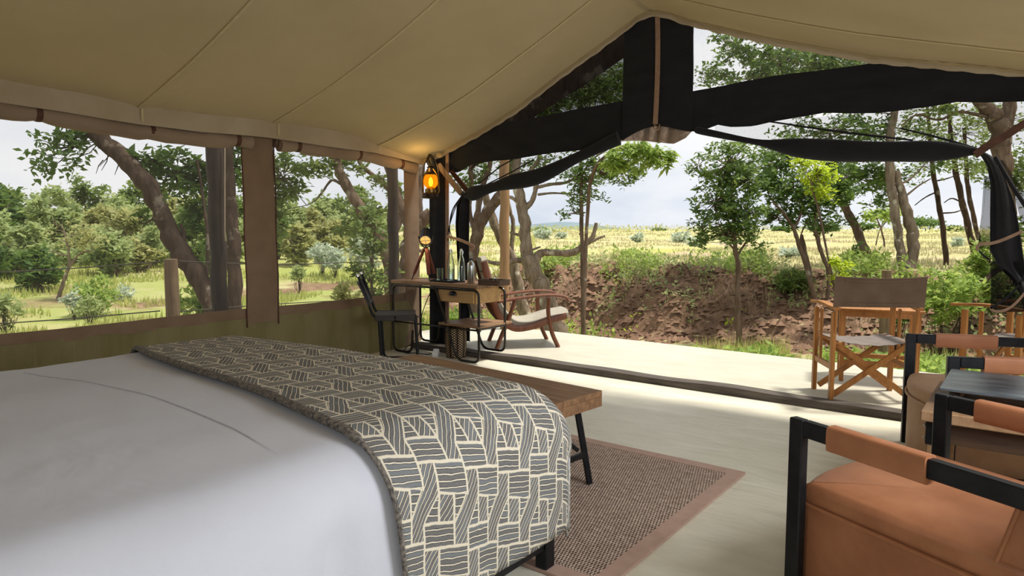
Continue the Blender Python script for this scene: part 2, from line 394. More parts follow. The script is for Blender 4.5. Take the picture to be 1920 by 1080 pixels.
    def build(s, name, m, parent=None, world=False, smooth=True, ang=35, uv=None):
        me = bpy.data.meshes.new(name); vs = s.v
        if world and parent is not None:
            mw, q = Matrix(), parent
            while q is not None: mw = Matrix.Translation(q.location) @ Matrix.Rotation(q.rotation_euler.z, 4, 'Z') @ mw; q = q.parent
            iv = mw.inverted()
            vs = [iv @ Vector(p) for p in vs]
        me.from_pydata([tuple(p) for p in vs], [], s.f); me.update()
        if smooth:
            me.shade_smooth(); me.set_sharp_from_angle(angle=math.radians(ang))
        if m is not None: me.materials.append(M[m] if isinstance(m, str) else m)
        if uv is not None:
            l = me.uv_layers.new(name='UVMap')
            for lp in me.loops: l.data[lp.index].uv = uv[lp.vertex_index]
        o = bpy.data.objects.new(name, me); C.objects.link(o)
        if parent is not None: o.parent = parent
        return o
def tag(o, label=None, cat=None, group=None, kind=None):
    for k, v in (('label', label), ('category', cat), ('group', group), ('kind', kind)):
        if v: o[k] = v
    return o
def thing(name, label, cat, loc=(0, 0, 0), rz=0., group=None, kind=None):
    o = bpy.data.objects.new(name, None); C.objects.link(o); o.location = tuple(float(c) for c in loc); o.rotation_euler = (0, 0, rz)
    o.empty_display_size = .1
    return tag(o, label, cat, group, kind)
def copy_thing(o, loc, rz, label=None, parent=None):
    c = o.copy(); C.objects.link(c)
    if parent is None:
        c.location = loc; c.rotation_euler = (0, 0, rz)
        if label: c['label'] = label
    else: c.parent = parent
    for ch in o.children: copy_thing(ch, None, 0, None, c)
    return c
def catmull(pts, k=6):
    """smooth curve through points (any dimension)"""
    p = [np.array(q, float) for q in pts]; p = [2 * p[0] - p[1]] + p + [2 * p[-1] - p[-2]]; out = []
    for i in range(1, len(p) - 2):
        for j in range(k):
            t_ = j / k; a, b, c, d = p[i - 1:i + 3]
            out.append(.5 * (2 * b + (c - a) * t_ + (2 * a - 5 * b + 4 * c - d) * t_ ** 2 + (3 * b - a - 3 * c + d) * t_ ** 3))
    out.append(p[-2]); return out
def fillet(pts, r, k=6):
    """polyline with rounded corners, for bent tubes"""
    p = [Vector(q) for q in pts]; out = [p[0]]
    for a, b, c in zip(p, p[1:], p[2:]):
        u, w_ = (a - b), (c - b); rr = min(r, u.length * .45, w_.length * .45); s0, s1 = b + u.normalized() * rr, b + w_.normalized() * rr
        for j in range(k + 1):
            t_ = j / k; out.append(s0 * (1 - t_) ** 2 + b * 2 * t_ * (1 - t_) + s1 * t_ ** 2)
    return out + [p[-1]]
def S(t_, a=0., b=1.):
    x = np.clip((np.asarray(t_, float) - a) / (b - a), 0, 1); return x * x * (3 - 2 * x)
def npmesh(name, V, F, m, parent=None, smooth=False):
    me = bpy.data.meshes.new(name); V = np.asarray(V, np.float32); F = np.asarray(F, np.int32); k = F.shape[1]
    if parent is not None: V = V - np.array(parent.location, np.float32)
    me.vertices.add(len(V)); me.vertices.foreach_set('co', V.ravel())
    me.loops.add(F.size); me.loops.foreach_set('vertex_index', F.ravel())
    me.polygons.add(len(F)); me.polygons.foreach_set('loop_start', np.arange(0, F.size, k, dtype=np.int32))
    me.update(calc_edges=True); me.validate()
    if smooth: me.shade_smooth()
    me.materials.append(M[m]); o = bpy.data.objects.new(name, me); C.objects.link(o)
    if parent is not None: o.parent = parent
    return o

# value noise for terrain and cloth
_tab = rng.random((64, 64))
def vnoise(x, y):
    x = np.asarray(x, float); y = np.asarray(y, float); xi = np.floor(x).astype(int); yi = np.floor(y).astype(int); fx = x - xi; fy = y - yi
    fx = fx * fx * (3 - 2 * fx); fy = fy * fy * (3 - 2 * fy); g = lambda a, b: _tab[a % 64, b % 64]
    return (g(xi, yi) * (1 - fx) + g(xi + 1, yi) * fx) * (1 - fy) + (g(xi, yi + 1) * (1 - fx) + g(xi + 1, yi + 1) * fx) * fy - .5
def fbm(x, y, o=4):
    s_ = 0; a = 1.
    for i in range(o): s_ = s_ + a * vnoise(x * 2 ** i + 17 * i, y * 2 ** i + 5 * i); a *= .5
    return s_

# ------------------------------------------------------------------ the land
def ground(x, y, rough=True):
    x = np.asarray(x, float); y = np.asarray(y, float)
    edge = fbm(x * .35, y * .1 + 3, 3) * 1.1
    bank = S(y + edge, 10.5, 12.7) ** .8
    zb = -.55 + 1.13 * bank + .18 * S(y, 14, 60)
    r = np.hypot(x, y * .8)
    zl = -.42 + .9 * S(r, 13, 34) + .5 * S(r, 30, 70)
    tl = S(-x, 8.8, 12.5)
    zb = zb * (1 - tl) + zl * tl
    if rough:
        mid = np.exp(-((y + edge - 11.4) / 1.1) ** 2) * (1 - tl)
        zb = zb + fbm(x * 1.1, y * 1.1, 3) * .10 * S(np.hypot(x, y), 7, 11) + mid * (fbm(x * 2.6, y * 4.2, 4) * .46)
    return zb
def axis(segs):
    a = []
    for s0, s1, n in segs: a += list(np.linspace(s0, s1, n, endpoint=False))
    return np.array(a + [segs[-1][1]])
gx = axis([(-3000, -300, 8), (-300, -60, 12), (-60, -22, 30), (-22, -11, 60), (-11, 4, 210), (4, 30, 40), (30, 300, 10), (300, 3000, 8)])
gy = axis([(-60, 5, 20), (5, 9.6, 30), (9.6, 13.6, 75), (13.6, 24, 50), (24, 80, 50), (80, 400, 20), (400, 4500, 12)])
GX, GY = np.meshgrid(gx, gy, indexing='ij'); GZ = ground(GX, GY)
under = (GX > -6.2) & (GX < 3) & (GY < 7.2); GZ = np.where(under, np.minimum(GZ, -.5), GZ)
m_ = len(gy); ii, jj = np.meshgrid(np.arange(len(gx) - 1), np.arange(m_ - 1), indexing='ij'); k0 = (ii * m_ + jj).ravel()
land = npmesh('ground', np.stack([GX, GY, GZ], -1).reshape(-1, 3), np.stack([k0, k0 + m_, k0 + m_ + 1, k0 + 1], -1), 'ground', smooth=True)
tag(land, 'dry grassy savanna with an eroded earth bank beyond the deck', kind='structure')
g_ = lambda p: float(ground(p[0], p[1]))

# distant hill on the skyline
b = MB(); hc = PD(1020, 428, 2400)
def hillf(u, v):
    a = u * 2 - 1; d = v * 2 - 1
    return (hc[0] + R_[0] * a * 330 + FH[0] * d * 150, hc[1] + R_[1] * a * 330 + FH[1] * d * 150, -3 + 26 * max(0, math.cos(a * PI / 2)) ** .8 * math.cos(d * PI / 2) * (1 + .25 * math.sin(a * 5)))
b.grid(hillf, 40, 10); tag(b.build('hill', 'hill'), 'low haze-blue hill far off on the skyline', kind='structure')

# ------------------------------------------------------------------ platform, floor, deck, sill
KT = 1.038                                     # tent shell scale
XL, XR, YF, YB = -5.5, .95, 5.45, -1.9          # tent walls
b = MB(); b.box(((XL + XR) / 2, (5.26 + YB) / 2, -.06), (XR - XL, 5.26 - YB, .12), b=.01)
tag(b.build('floor', 'floor'), 'pale creased canvas tent floor', kind='structure')
b = MB(); b.box(((-6.0 + XR + 1.5) / 2, (5.31 + 6.94) / 2, -.02), (XR + 1.5 + 6.0, 1.63, .13), b=.01)
deck = tag(b.build('deck', 'deck'), 'cream screeded veranda deck outside the tent', kind='structure')
b = MB()
b.grid(lambda u, v: (XL + .1 + u * (XR - XL - .1), 5.215 + .012 * math.sin(u * 40) * 0 + (.13 * v), .058 + .008 * math.sin(u * 31) * math.sin(u * 9)), 60, 2, .056)
tag(b.build('threshold', 'beam'), 'dark timber sill between tent floor and deck', kind='structure')

# ------------------------------------------------------------------ canvas roof
RX, RZ = -2.57 * KT, 1.3 + 1.82 * KT
Lprof = [(-5.28, 2.16), (-5.06, 2.06 + .10), (-4.86, 2.19), (-4.38, 2.305), (-3.95, 2.43), (-3.44, 2.66), (-3.03, 2.86), (-2.75, 3.02), (RX, RZ)]
def roofz_front(x):
    """height of the roof's front edge"""
    xs = [-5.30, -5.06, -4.86, -4.38, -3.95, -3.44, -3.03, -2.70, -2.58, -2.45, -2.26, -1.62, -.93, -.115, .95]
    zs = [1.99, 2.013, 2.066, 2.227, 2.389, 2.649, 2.836, 3.0, 3.03, 3.0, 2.905, 2.655, 2.422, 2.225, 1.99]
    return float(np.interp(x, np.array(xs) * KT, 1.3 + (np.array(zs) - 1.3) * KT))
def eavez(y):
    return float(np.interp(y, np.array([-2, 1.5, 1.9, 2.33, 2.8, 3.36, 3.96, 4.55, 5.25]) * KT, 1.3 + (np.array([2.2, 2.2, 2.18, 2.15, 2.146, 2.172, 2.165, 2.15, 2.07]) - 1.3) * KT))
def roof(x, y):
    """inner surface of the roof canvas"""
    f = float(S(y, 4.25, 5.45)); ez = eavez(y)
    if x < RX: t_ = (x - XL) / (RX - XL); z = ez + (RZ + .02 - ez) * t_ - .10 * math.sin(PI * t_)
    else: t_ = (XR - x) / (XR - RX); z = 2.0 + (RZ + .02 - 2.0) * t_ - .10 * math.sin(PI * t_)
    zf = roofz_front(x) + .03
    z = z * (1 - f) + min(z, zf) * f if zf < z else z
    for ys in (2.42, 3.55, 4.75): z += -.012 * math.exp(-((y - ys) / .05) ** 2) + .010 * math.exp(-((abs(y - ys) - .35) / .25) ** 2)
    return z
NXR = axis([(XL, RX, 44), (RX, XR, 40)]); 
def roofgrid(u, v):
    x = float(np.interp(u, np.linspace(0, 1, len(NXR)), NXR)); y = YB + (YF - YB) * v
    pk = .004 * math.sin(v * 260 + 9 * math.sin(u * 7)) * math.exp(-((u - .02) / .10) ** 2)
    return (x, y, roof(x, y) + pk)
b = MB(); b.grid(roofgrid, 84, 120, -.004)
ceiling = tag(b.build('ceiling', 'roof', ang=60), 'tan canvas tent roof with stitched seams', kind='structure')
for ys in (-1.0, .1, 1.27, 2.42, 3.55, 4.75):          # stitched seams running eave to ridge
    for x0, x1 in ((XL, RX), (RX, XR)):
        b = MB(); b.grid(lambda u, v: (x0 + (x1 - x0) * u, ys + (v - .5) * .022, roof(x0 + (x1 - x0) * u, ys) - .004), 30, 1, -.003)
        b.build('seam', 'seam', ceiling)
b = MB(); b.grid(lambda u, v: (RX + (v - .5) * .05, YB + u * (YF - YB), RZ + .0 - .02 * abs(v - .5)), 20, 2, .004); b.build('ridge_band', 'seam', ceiling)
def hemf(u, v):
    x = XL + .02 + (XR - XL - .02) * u; top = roof(x, YF - .02); bot = roofz_front(x) - .0
    k = abs(x - RX)
    return (x, YF - .075 + .012 * v + .004 * math.sin(x * 23) * v, top + (min(bot, top - .03) - top) * v + .004 * math.sin(x * 60))
b = MB(); b.grid(hemf, 120, 5, .004); b.build('front_hem', 'hem', ceiling)
b = MB(); b.tube([(x, YF - .065 + .004 * math.sin(x * 23), roofz_front(x) + .004 + .004 * math.sin(x * 40)) for x in np.linspace(XL + .04, XR - .02, 160)], [(.022, .008)] * 160, 8); b.build('hem_edge', 'valance', ceiling)
b = MB(); b.grid(lambda u, v: (XL + .135 + .006 * math.sin(u * 70 + v * 3), YB + u * (YF - YB - .06), (lambda y: roof(XL + .135, y) * (1 - v) + (eavez(y) - .108 - .008 * math.sin(u * 17)) * v)(YB + u * (YF - YB - .06))), 150, 4, .003)
b.build('valance', 'valance', ceiling)
for ys in (1.27, 2.44, 3.60, 4.78):
    b = MB(); b.box((XL + .142, ys, eavez(ys) - .03), (.004, .018, .10), b=.001); b.build('valance_stitching', 'seam', ceiling)

# ------------------------------------------------------------------ left wall
wall = tag(thing('wall_left', None, None, (XL, 2, 0)), 'low olive canvas wall under mesh windows', kind='structure')
ZS = .602
def knee(u, v):
    y = YB + u * (YF - YB); fold = .030 * math.sin(y * 8 + 2 * math.sin(v * 3 + y * 1.7)) * (1 - abs(2 * v - 1)) * (.5 + .5 * math.sin(y * 2.3)) + .02 * vnoise(y * 5, v * 2)
    return (XL + .02 + float(fold), y, .0 + .52 * v)
b = MB(); b.grid(knee, 220, 8, -.004); b.build('knee_wall', 'olive', wall, True)
b = MB(); b.grid(lambda u, v: (XL + .018 + .004 * math.sin(u * 90), YB + u * (YF - YB), .508 + (ZS - .508) * v + .006 * math.sin(u * 21)), 120, 2, -.006); b.build('window_band', 'brown', wall, True)
b = MB(); b.grid(lambda u, v: (XL + .03 + .006 * math.sin(v * 5), 3.306 + .311 * u, .47 + 1.64 * v), 6, 20, .006); pil = b.build('canvas_pillar', 'brown', wall, True)
for yy in (3.306, 3.62):
    b = MB(); b.tube([(XL + .035, yy + .004 * math.sin(z * 9), z) for z in np.linspace(.44, 2.10, 24)], .006, 6); b.build('pillar_piping', 'strap', wall, True)
b = MB(); b.grid(lambda u, v: (XL + .03, 5.21 + .22 * u, .0 + 2.05 * v), 4, 12, .006); b.build('corner_panel', 'brown', wall, True)
for i, (y0_, y1_) in enumerate(((YB + .1, 3.31), (3.61, 5.22))):
    b = MB(); b.grid(lambda u, v: (XL, y0_ + (y1_ - y0_) * u, ZS - .02 + 1.52 * v), 12, 8)
    tag(b.build('window_%d' % (i + 1), 'mesh_win'), 'fine grey insect mesh in the side window', kind='structure')

b = MB(); b.grid(lambda u, v: (XL + .01, YB + u * (YF - YB), eavez(YB + u * (YF - YB)) + .05 - .22 * v), 80, 2, .004); b.build('wall_header', 'brown', wall, True)
# rolled-up window flaps under the eave
def roll(name, label, y0, y1, straps, open_end=False):
    r0 = thing(name, label, 'window blind', (XL + .06, (y0 + y1) / 2, 2.02), 0, None)
    ys = np.linspace(y0, y1, 70); pts, rr = [], []
    for y in ys:
        d = min(abs(y - s_) for s_ in straps); k = math.exp(-(d / .06) ** 2)
        pts.append((XL + .068, y, eavez(y) - .138 - .012 * (1 - k))); rr.append(.061 - .010 * k + .004 * math.sin(y * 13))
    b = MB(); b.tube(pts, rr, 16); b.build('roll', 'brown2', r0, True)
    for s_ in straps:
        b = MB(); b.tube([(XL + .068 + .055 * math.cos(a), s_, eavez(s_) - .138 + .055 * math.sin(a)) for a in np.linspace(-2.0, PI * .6, 16)], [(.003, .020)] * 16, 6, up=(1, 0, 0))
        b.build('strap', 'strap', r0, True)
    if open_end:
        b = MB()
        b.tube([(XL + .066 + .05 * (1 - t_ * .6) * math.cos(t_ * 13), y0 - .004, eavez(y0) - .135 + .056 * (1 - t_ * .6) * math.sin(t_ * 13)) for t_ in np.linspace(0, 1, 50)], .005, 5); b.build('rolled_edge', 'piping', r0, True)
    return r0
roll('rolled_window_flap', 'long brown canvas flap rolled and strapped above the left-hand mesh window', -1.6, 3.37, (-.9, .2, 1.785, 2.53, 3.24))
roll('rolled_window_flap', 'shorter brown canvas flap rolled above the mesh window behind the desk, its coiled end showing', 3.65, 5.33, (3.84, 4.55, 5.12), True)

# ------------------------------------------------------------------ other walls (right, back)
wr = tag(thing('wall_right', None, None, (XR, 2, 0)), kind='structure')
b = MB(); b.grid(lambda u, v: (XR + .01 * math.sin(u * 60), YB + u * (YF - YB), .62 * v), 60, 4, .005); b.build('knee_wall', 'olive', wr, True)
b = MB(); b.grid(lambda u, v: (XR, YB + u * (YF - YB), .6 + 1.4 * v), 8, 6); tag(b.build('window_3', 'mesh_win'), kind='structure')
wb = tag(thing('wall_back', None, None, (-2, YB, 0)), kind='structure')
b = MB(); b.grid(lambda u, v: (XL + u * (XR - XL), YB + .01 * math.sin(u * 50), (roof(XL + u * (XR - XL), YB)) * v), 60, 10, .005); b.build('canvas_panel', 'olive', wb, True)
# ------------------------------------------------------------------ front gable wall of black mesh
YG = YF - .03
def fp(px, py, y=YG): return PY(px, py, y)
gw = tag(thing('wall_front', None, None, (-2.5, YF, 2)), 'black mesh gable wall above the open tent front', kind='structure')
def band(name, up, lo, m, y=YG, n=60, parent=gw, fold=.012, thick=.006):
    """sheet between an upper and a lower line given as pixel points of the survey"""
    U = [fp(*p, y) for p in up]; L = [fp(*p, y) for p in lo]
    ux = np.array([p[0] for p in U]); uz = np.array([p[2] for p in U]); lx = np.array([p[0] for p in L]); lz = np.array([p[2] for p in L])
    x0, x1 = min(ux.min(), lx.min()), max(ux.max(), lx.max())
    def f(u, v):
        x = x0 + (x1 - x0) * u; a = float(np.interp(x, ux, uz)); b_ = float(np.interp(x, lx, lz)); b_ = min(b_, a - .004)
        return (x, y + fold * math.sin(x * 6 + v * 4) * math.sin(v * PI) + .5 * fold * math.sin(x * 17 - v * 9), a + (b_ - a) * v)
    b = MB(); b.grid(f, n, 8, thick); return b.build(name, m, parent, True)
# end points beyond the picture continue to the eaves
RB = [(1165, 178), (1297, 172), (1447, 143), (1580, 127), (1640, 118), (1760, 108), (1920, 100), (2300, 100)]
band('fabric_band', [(818, 288), (840, 280), (907, 246), (953, 228), (1023, 217), (1090, 203), (1170, 189), (1176, 189)],
     [(818, 330), (840, 324), (860, 323), (887, 308), (920, 303), (970, 298), (1020, 289), (1057, 285), (1095, 281), (1145, 268), (1172, 261), (1176, 258)], 'black')
band('fabric_band', [(1290, 172)] + RB[1:], [(1290, 246), (1313, 247), (1347, 234), (1367, 238), (1413, 237), (1453, 227), (1513, 218), (1547, 211), (1597, 213), (1647, 212), (1747, 200), (1793, 191), (1847, 193), (1920, 190), (2300, 188)], 'black')
band('centre_panel', [(1170, 60), (1203, 32), (1222, 22), (1240, 24), (1297, 44)], [(1168, 264), (1180, 256), (1195, 247), (1212, 240), (1232, 236), (1255, 239), (1280, 245), (1297, 247)], 'black', YG - .01, 30)
b = MB(); b.grid(lambda u, v: tuple(fp(805 + 33 * u, 285 + 395 * v, YG) + np.array([0, .012 * math.sin(u * 9 + v * 2), 0])), 8, 24, .006); b.build('corner_fabric', 'black', gw, True)
for px0, px1 in ((836, 842),):
    b = MB(); b.grid(lambda u, v: tuple(fp(px0 + (px1 - px0) * u, 283 + 400 * v, YG - .02)), 2, 30, .008); b.build('zip_tape', 'piping', gw, True)
b = MB(); b.grid(lambda u, v: tuple(fp(1228 + 8.5 * u + 2.5 * math.sin(v * 3 + .4) - 2.5 * v, 30 + 203 * v, YG - .03)), 2, 24, .008); zt = b.build('zip_tape', 'piping', gw, True)
b = MB(); b.tube([tuple(fp(1232.5 + 2.2 * math.sin(v * 3 + .4) - 2.5 * v, 30 + 203 * v, YG - .034)) for v in np.linspace(0, 1, 20)], .004, 5); b.build('zip_teeth', 'seam', zt, True)
b = MB(); b.tube(catmull([fp(1229, 231, YG - .03), fp(1226, 240, YG - .06), fp(1234, 243, YG - .06), fp(1237, 233, YG - .04)]), .005, 5)
b.tube(catmull([fp(1230, 236, YG - .05), fp(1236, 240, YG - .07), fp(1230, 244, YG - .06)]), .005, 5); b.build('cord_knot', 'piping', zt, True)
# gable mesh windows
tag(band('window_4', [(930, 235), (1023, 170), (1100, 112), (1172, 60)], [(930, 240), (1023, 221), (1090, 206), (1172, 192)], 'mesh_gable', YG + .01, 20, None, .004, 0), 'dark mesh window in the gable', kind='structure')
tag(band('window_5', [(1294, 38), (1447, 72), (1640, 112), (1680, 118)], [(1294, 176), (1447, 147), (1580, 131), (1640, 122), (1680, 121)], 'mesh_win', YG + .01, 20, None, .010, 0), 'mesh window in the gable right of the zip', kind='structure')
# gathered canvas point of the porch ridge seen under the gable
def pouch(u, v):
    top = np.interp(u, [0, .3, .53, .75, 1], [262, 238, 226, 232, 238]); bot = np.interp(u, [0, .2, .4, .6, .75, .9, 1], [267, 265, 266, 269, 271, 260, 244])
    p = fp(1158 + 147 * u, top + (bot - top) * v, YG + .10); f = math.exp(-((u - .53) / .16) ** 2)
    return (p[0], p[1] + .03 * math.sin(u * 40) * f * (1 - v * .4) - .05 * v, p[2])
b = MB(); b.grid(pouch, 50, 10, .005); b.build('gathered_canvas', 'brown2', gw, True)
# porch flysheet edge seen through the left gable mesh
b = MB(); b.prism([fp(880, 320, 5.75), fp(935, 225, 5.75), fp(1060, 132, 5.75), fp(1169, 48, 5.75), fp(1169, 108, 5.75), fp(1090, 163, 5.75), fp(1010, 212, 5.75), fp(960, 260, 5.75)], (0, .01, 0)); b.build('porch_flap', 'bark_dark', gw, True, False)

# ------------------------------------------------------------------ tied-back mesh curtains
def swag(name, up, lo, m, parent, y, k=5, flat=.5):
    """rolled fabric between an upper and lower outline (pixel survey) hung in the plane y"""
    U = catmull(up, k); L = catmull(lo, k); n = min(len(U), len(L)); U = U[:n]; L = L[:n]; pts, rr = [], []
    for a, c in zip(U, L):
        p0, p1 = PY(a[0], a[1], y), PY(c[0], c[1], y); pts.append((p0 + p1) / 2); h = max(np.linalg.norm(p0 - p1) / 2, .006); rr.append((h, min(.05, h * flat)))
    b = MB(); b.tube(pts, rr, 14, up=(0, 0, 1)); return b.build(name, m, parent, True, ang=60)
YC = YG - .07
lc = thing('mesh_curtain', 'black mesh door curtain swagged back to the lantern corner post', 'curtain', tuple(fp(870, 480, YC)))
swag('swag', [(1170, 250), (1095, 285), (1020, 317), (955, 332), (882, 357), (868, 363)], [(1150, 268), (1082, 300), (1005, 342), (945, 355), (902, 366), (872, 367)], 'black', lc, YC)
def hang(l, r, y0, y1, m, parent, y, name='drape', folds=3, nv=40, depth=.05, th=.006):
    def f(u, v):
        py = y0 + (y1 - y0) * v; a = float(np.interp(py, [q[1] for q in l], [q[0] for q in l])); c = float(np.interp(py, [q[1] for q in r], [q[0] for q in r]))
        p = PY(a + (c - a) * u, py, y); return (p[0], p[1] + depth * math.sin(u * PI * folds + v * 1.5) * .5, p[2])
    b = MB(); b.grid(f, 24, nv, th); return b.build(name, m, parent, True, ang=60)
hang([(866, 362), (856, 385), (853, 420), (855, 470), (858, 540), (858, 640)], [(874, 362), (881, 372), (881, 420), (881, 470), (884, 540), (884, 640)], 362, 640, 'black', lc, 5.55)
for px in (0, 6, 11):
    b = MB(); b.tube(catmull([fp(866, 366, YC), fp(852 - px * .4, 395, YC), fp(841 + px * .2, 430, YC), fp(840 + px, 452, YC)]), .005, 5); b.build('loose_strand', 'black', lc, True)
for p_ in ([(897, 345), (938, 312), (960, 300)], [(905, 350), (960, 322), (1000, 300)]):
    b = MB(); b.tube([fp(*q, YC) for q in p_], .007, 6); b.build('edge_cord', 'black', lc, True)
def ribbon(name, pts, wpx, m, parent, y, th=.006):
    P = catmull(pts, 5); n = len(P)
    def f(u, v):
        i = u * (n - 1); a = P[min(int(i), n - 2)]; c = P[min(int(i) + 1, n - 1)]; q = a + (c - a) * (i - int(i)); d = c - a; d = d / (np.hypot(*d) + 1e-9)
        return tuple(PY(q[0] - d[1] * wpx * (v - .5), q[1] + d[0] * wpx * (v - .5), y))
    b = MB(); b.grid(f, 24, 2, th); return b.build(name, m, parent, True)
ribbon('tie_strap', [(838, 443), (860, 449), (885, 460), (887, 466), (880, 470)], 5, 'piping', lc, YC - .045)
ribbon('hanging_strap', [(822, 308), (845, 338), (868, 366)], 10, 'brown', lc, YC - .05)
b = MB(); b.prism([fp(842, 322, YC + .03), fp(848, 318, YC + .03), fp(884, 360, YC + .03), fp(876, 366, YC + .03)], (0, .008, 0)); b.build('hanging_strap', 'strap', lc, True, False)
rc = thing('mesh_curtain', 'large black mesh door curtain looped up and hanging at the right edge of the opening', 'curtain', tuple(fp(1880, 600, YC)))
swag('swag', [(1300, 240), (1313, 243), (1413, 260), (1513, 267), (1613, 268), (1713, 264), (1780, 267), (1837, 278)], [(1302, 246), (1323, 250), (1413, 271), (1480, 287), (1580, 299), (1713, 304), (1780, 300), (1830, 289)], 'black', rc, YC, 6, .6)
swag('edge_cord', [(1440, 226), (1560, 243), (1650, 254), (1712, 262)], [(1440, 229), (1560, 247), (1650, 258), (1712, 264)], 'black', rc, YC + .02)
swag('edge_cord', [(1690, 240), (1760, 256), (1830, 276)], [(1690, 242), (1760, 260), (1830, 281)], 'black', rc, YC + .02)
hang([(1836, 288), (1850, 310), (1857, 345), (1856, 400), (1856, 470), (1872, 500), (1900, 530), (1914, 555), (1922, 590)], [(1850, 288), (1862, 292), (1885, 335), (1902, 380), (1912, 430), (1922, 500), (1938, 560), (1945, 590)], 288, 590, 'black', rc, YC, 'drape', 2.6)
hang([(1856, 490), (1858, 520), (1857, 585)], [(1918, 490), (1928, 530), (1935, 585)], 490, 584, 'mesh_dark', rc, YC + .01, 'drape_tail', 2)
hang([(1845, 330), (1840, 400), (1835, 440), (1833, 466)], [(1858, 330), (1858, 400), (1858, 470)], 330, 466, 'mesh_black', rc, YC - .03, 'drape_flap', 1.5)
hang([(1868, 300), (1888, 340), (1905, 380), (1915, 420)], [(1880, 300), (1915, 350), (1945, 400), (1965, 430)], 300, 420, 'mesh_black', rc, YC + .02, 'drape_flap', 1)
b = MB(); b.tube(catmull([fp(1866, 294, YC), fp(1890, 335, YC), fp(1915, 375, YC), fp(1945, 420, YC)]), .012, 6); b.build('drape_hem', 'black', rc, True)
ribbon('tie_strap', [(1828, 291), (1850, 275), (1885, 255), (1930, 226), (1990, 190)], 14, 'strap', rc, YC - .05)
ribbon('drape_piping', [(1834, 470), (1833, 462), (1842, 457), (1860, 456), (1885, 448), (1925, 430)], 6, 'piping', rc, YC - .06)
ribbon('drape_piping', [(1833, 466), (1843, 478), (1857, 488)], 3.5, 'black', rc, YC - .05)
ribbon('drape_piping', [(1857, 575), (1860, 581), (1872, 584), (1888, 580), (1905, 568), (1925, 545)], 5, 'piping', rc, YC - .05)
ribbon('drape_piping', [(1857, 578), (1885, 560), (1910, 535), (1922, 512)], 4, 'black', rc, YC - .05)
ribbon('drape_piping', [(1862, 490), (1885, 503), (1905, 522), (1918, 540)], 3, 'black', rc, YC - .05)
# see-through screen still hanging behind the right-hand swag
band('mesh_sheet', [(1340, 236), (1453, 227), (1597, 213), (1747, 200), (1920, 190), (2100, 188)], [(1340, 250), (1480, 275), (1600, 284), (1713, 285), (1830, 282), (1920, 270), (2100, 260)], 'mesh_thin', YC + .05, 30, rc, .006, 0)
band('mesh_sheet', [(840, 324), (887, 308), (970, 298), (1057, 285), (1120, 276)], [(840, 350), (887, 352), (970, 325), (1057, 302), (1120, 278)], 'mesh_thin', YC + .05, 20, lc, .006, 0)

# ------------------------------------------------------------------ poles
def pole(label, base, top, r, m, name='tent_pole', cat='pole', r2=None):
    o = thing(name, label, cat, tuple(base)); b = MB(); n = 14; a, c = np.array(base, float), np.array(top, float)
    b.tube([a + (c - a) * k / n + np.array([.006 * math.sin(k * 1.7), .006 * math.cos(k * 2.3), 0]) for k in range(n + 1)], [(r + (r2 or r) * 0) * (1 + .03 * math.sin(k * 2.1)) for k in range(n + 1)], 14)
    b.build('shaft', m, o, True); return o
def upright(px, x, ztop, r, m, label):
    x = x * KT; p = PX(px, 480, x); q = (p[0], p[1], g_(p) - .1); q = (p[0], p[1], -.56); return pole(label, q, (p[0], p[1], ztop), r, m)
p1 = upright(409, -5.75, 2.25, .073, 'pole_dark', 'dark upright tent pole outside the left-hand mesh window beside the leaning tree')
p2 = upright(738, -5.75, 2.2, .062, 'pole_dark', 'dark upright tent pole outside the mesh window behind the desk chair')
b = MB(); b.tube([PX(421.5, y, -5.87) for y in range(270, 450, 12)] + [PX(423, 452, -5.87)], .006, 5); b.build('cord', 'pale' if 0 else 'valance', p1, True)
pb = PY(946, 560, 6.75); pole('round wooden porch pole standing at the outer edge of the deck behind the desk', (pb[0], pb[1], .04), (pb[0], pb[1], 2.75), .062, 'pole')
# wire fences
for (px, py, d, wpx, lab) in ((320, 486, 6.9, 12.5, 'short round weathered fence post in front of the leaning tree'), (1663, 507, 8.6, 9, 'grey-topped fence post just behind the back of the nearer folding deck chair')):
    p = PD(px, py, d); r = wpx * d / FPX; o = thing('fence_post', lab, 'post', (p[0], p[1], g_(p) - .1))
    b = MB(); b.tube([(p[0], p[1], z) for z in np.linspace(g_(p) - .1, p[2], 8)], [r * 1.03, r, r * .99, r, r * 1.01, r, r, r * .96], 14); b.build('shaft', 'post', o, True)
wf = thing('wire_fence', 'two strand wire fence running past the short post outside the left-hand windows', 'fence', (-6.9, 3, -.5))
pp = PD(320, 486, 6.9)
for pts in ([(-30, 512, 6.9), (140, 503, 6.9), (300, 491, 6.9)], [(-30, 609, 6.9), (140, 597, 6.9), (300, 583, 6.9)], [(335, 490, 6.95), (520, 496, 8.6), (660, 492, 9.6), (780, 490, 10.6)], [(335, 584, 6.95), (520, 570, 8.6), (690, 561, 9.8)]):
    b = MB(); b.tube(catmull([PD(*q) for q in pts], 6), .0065, 5); b.build('wire', 'wire', wf, True)

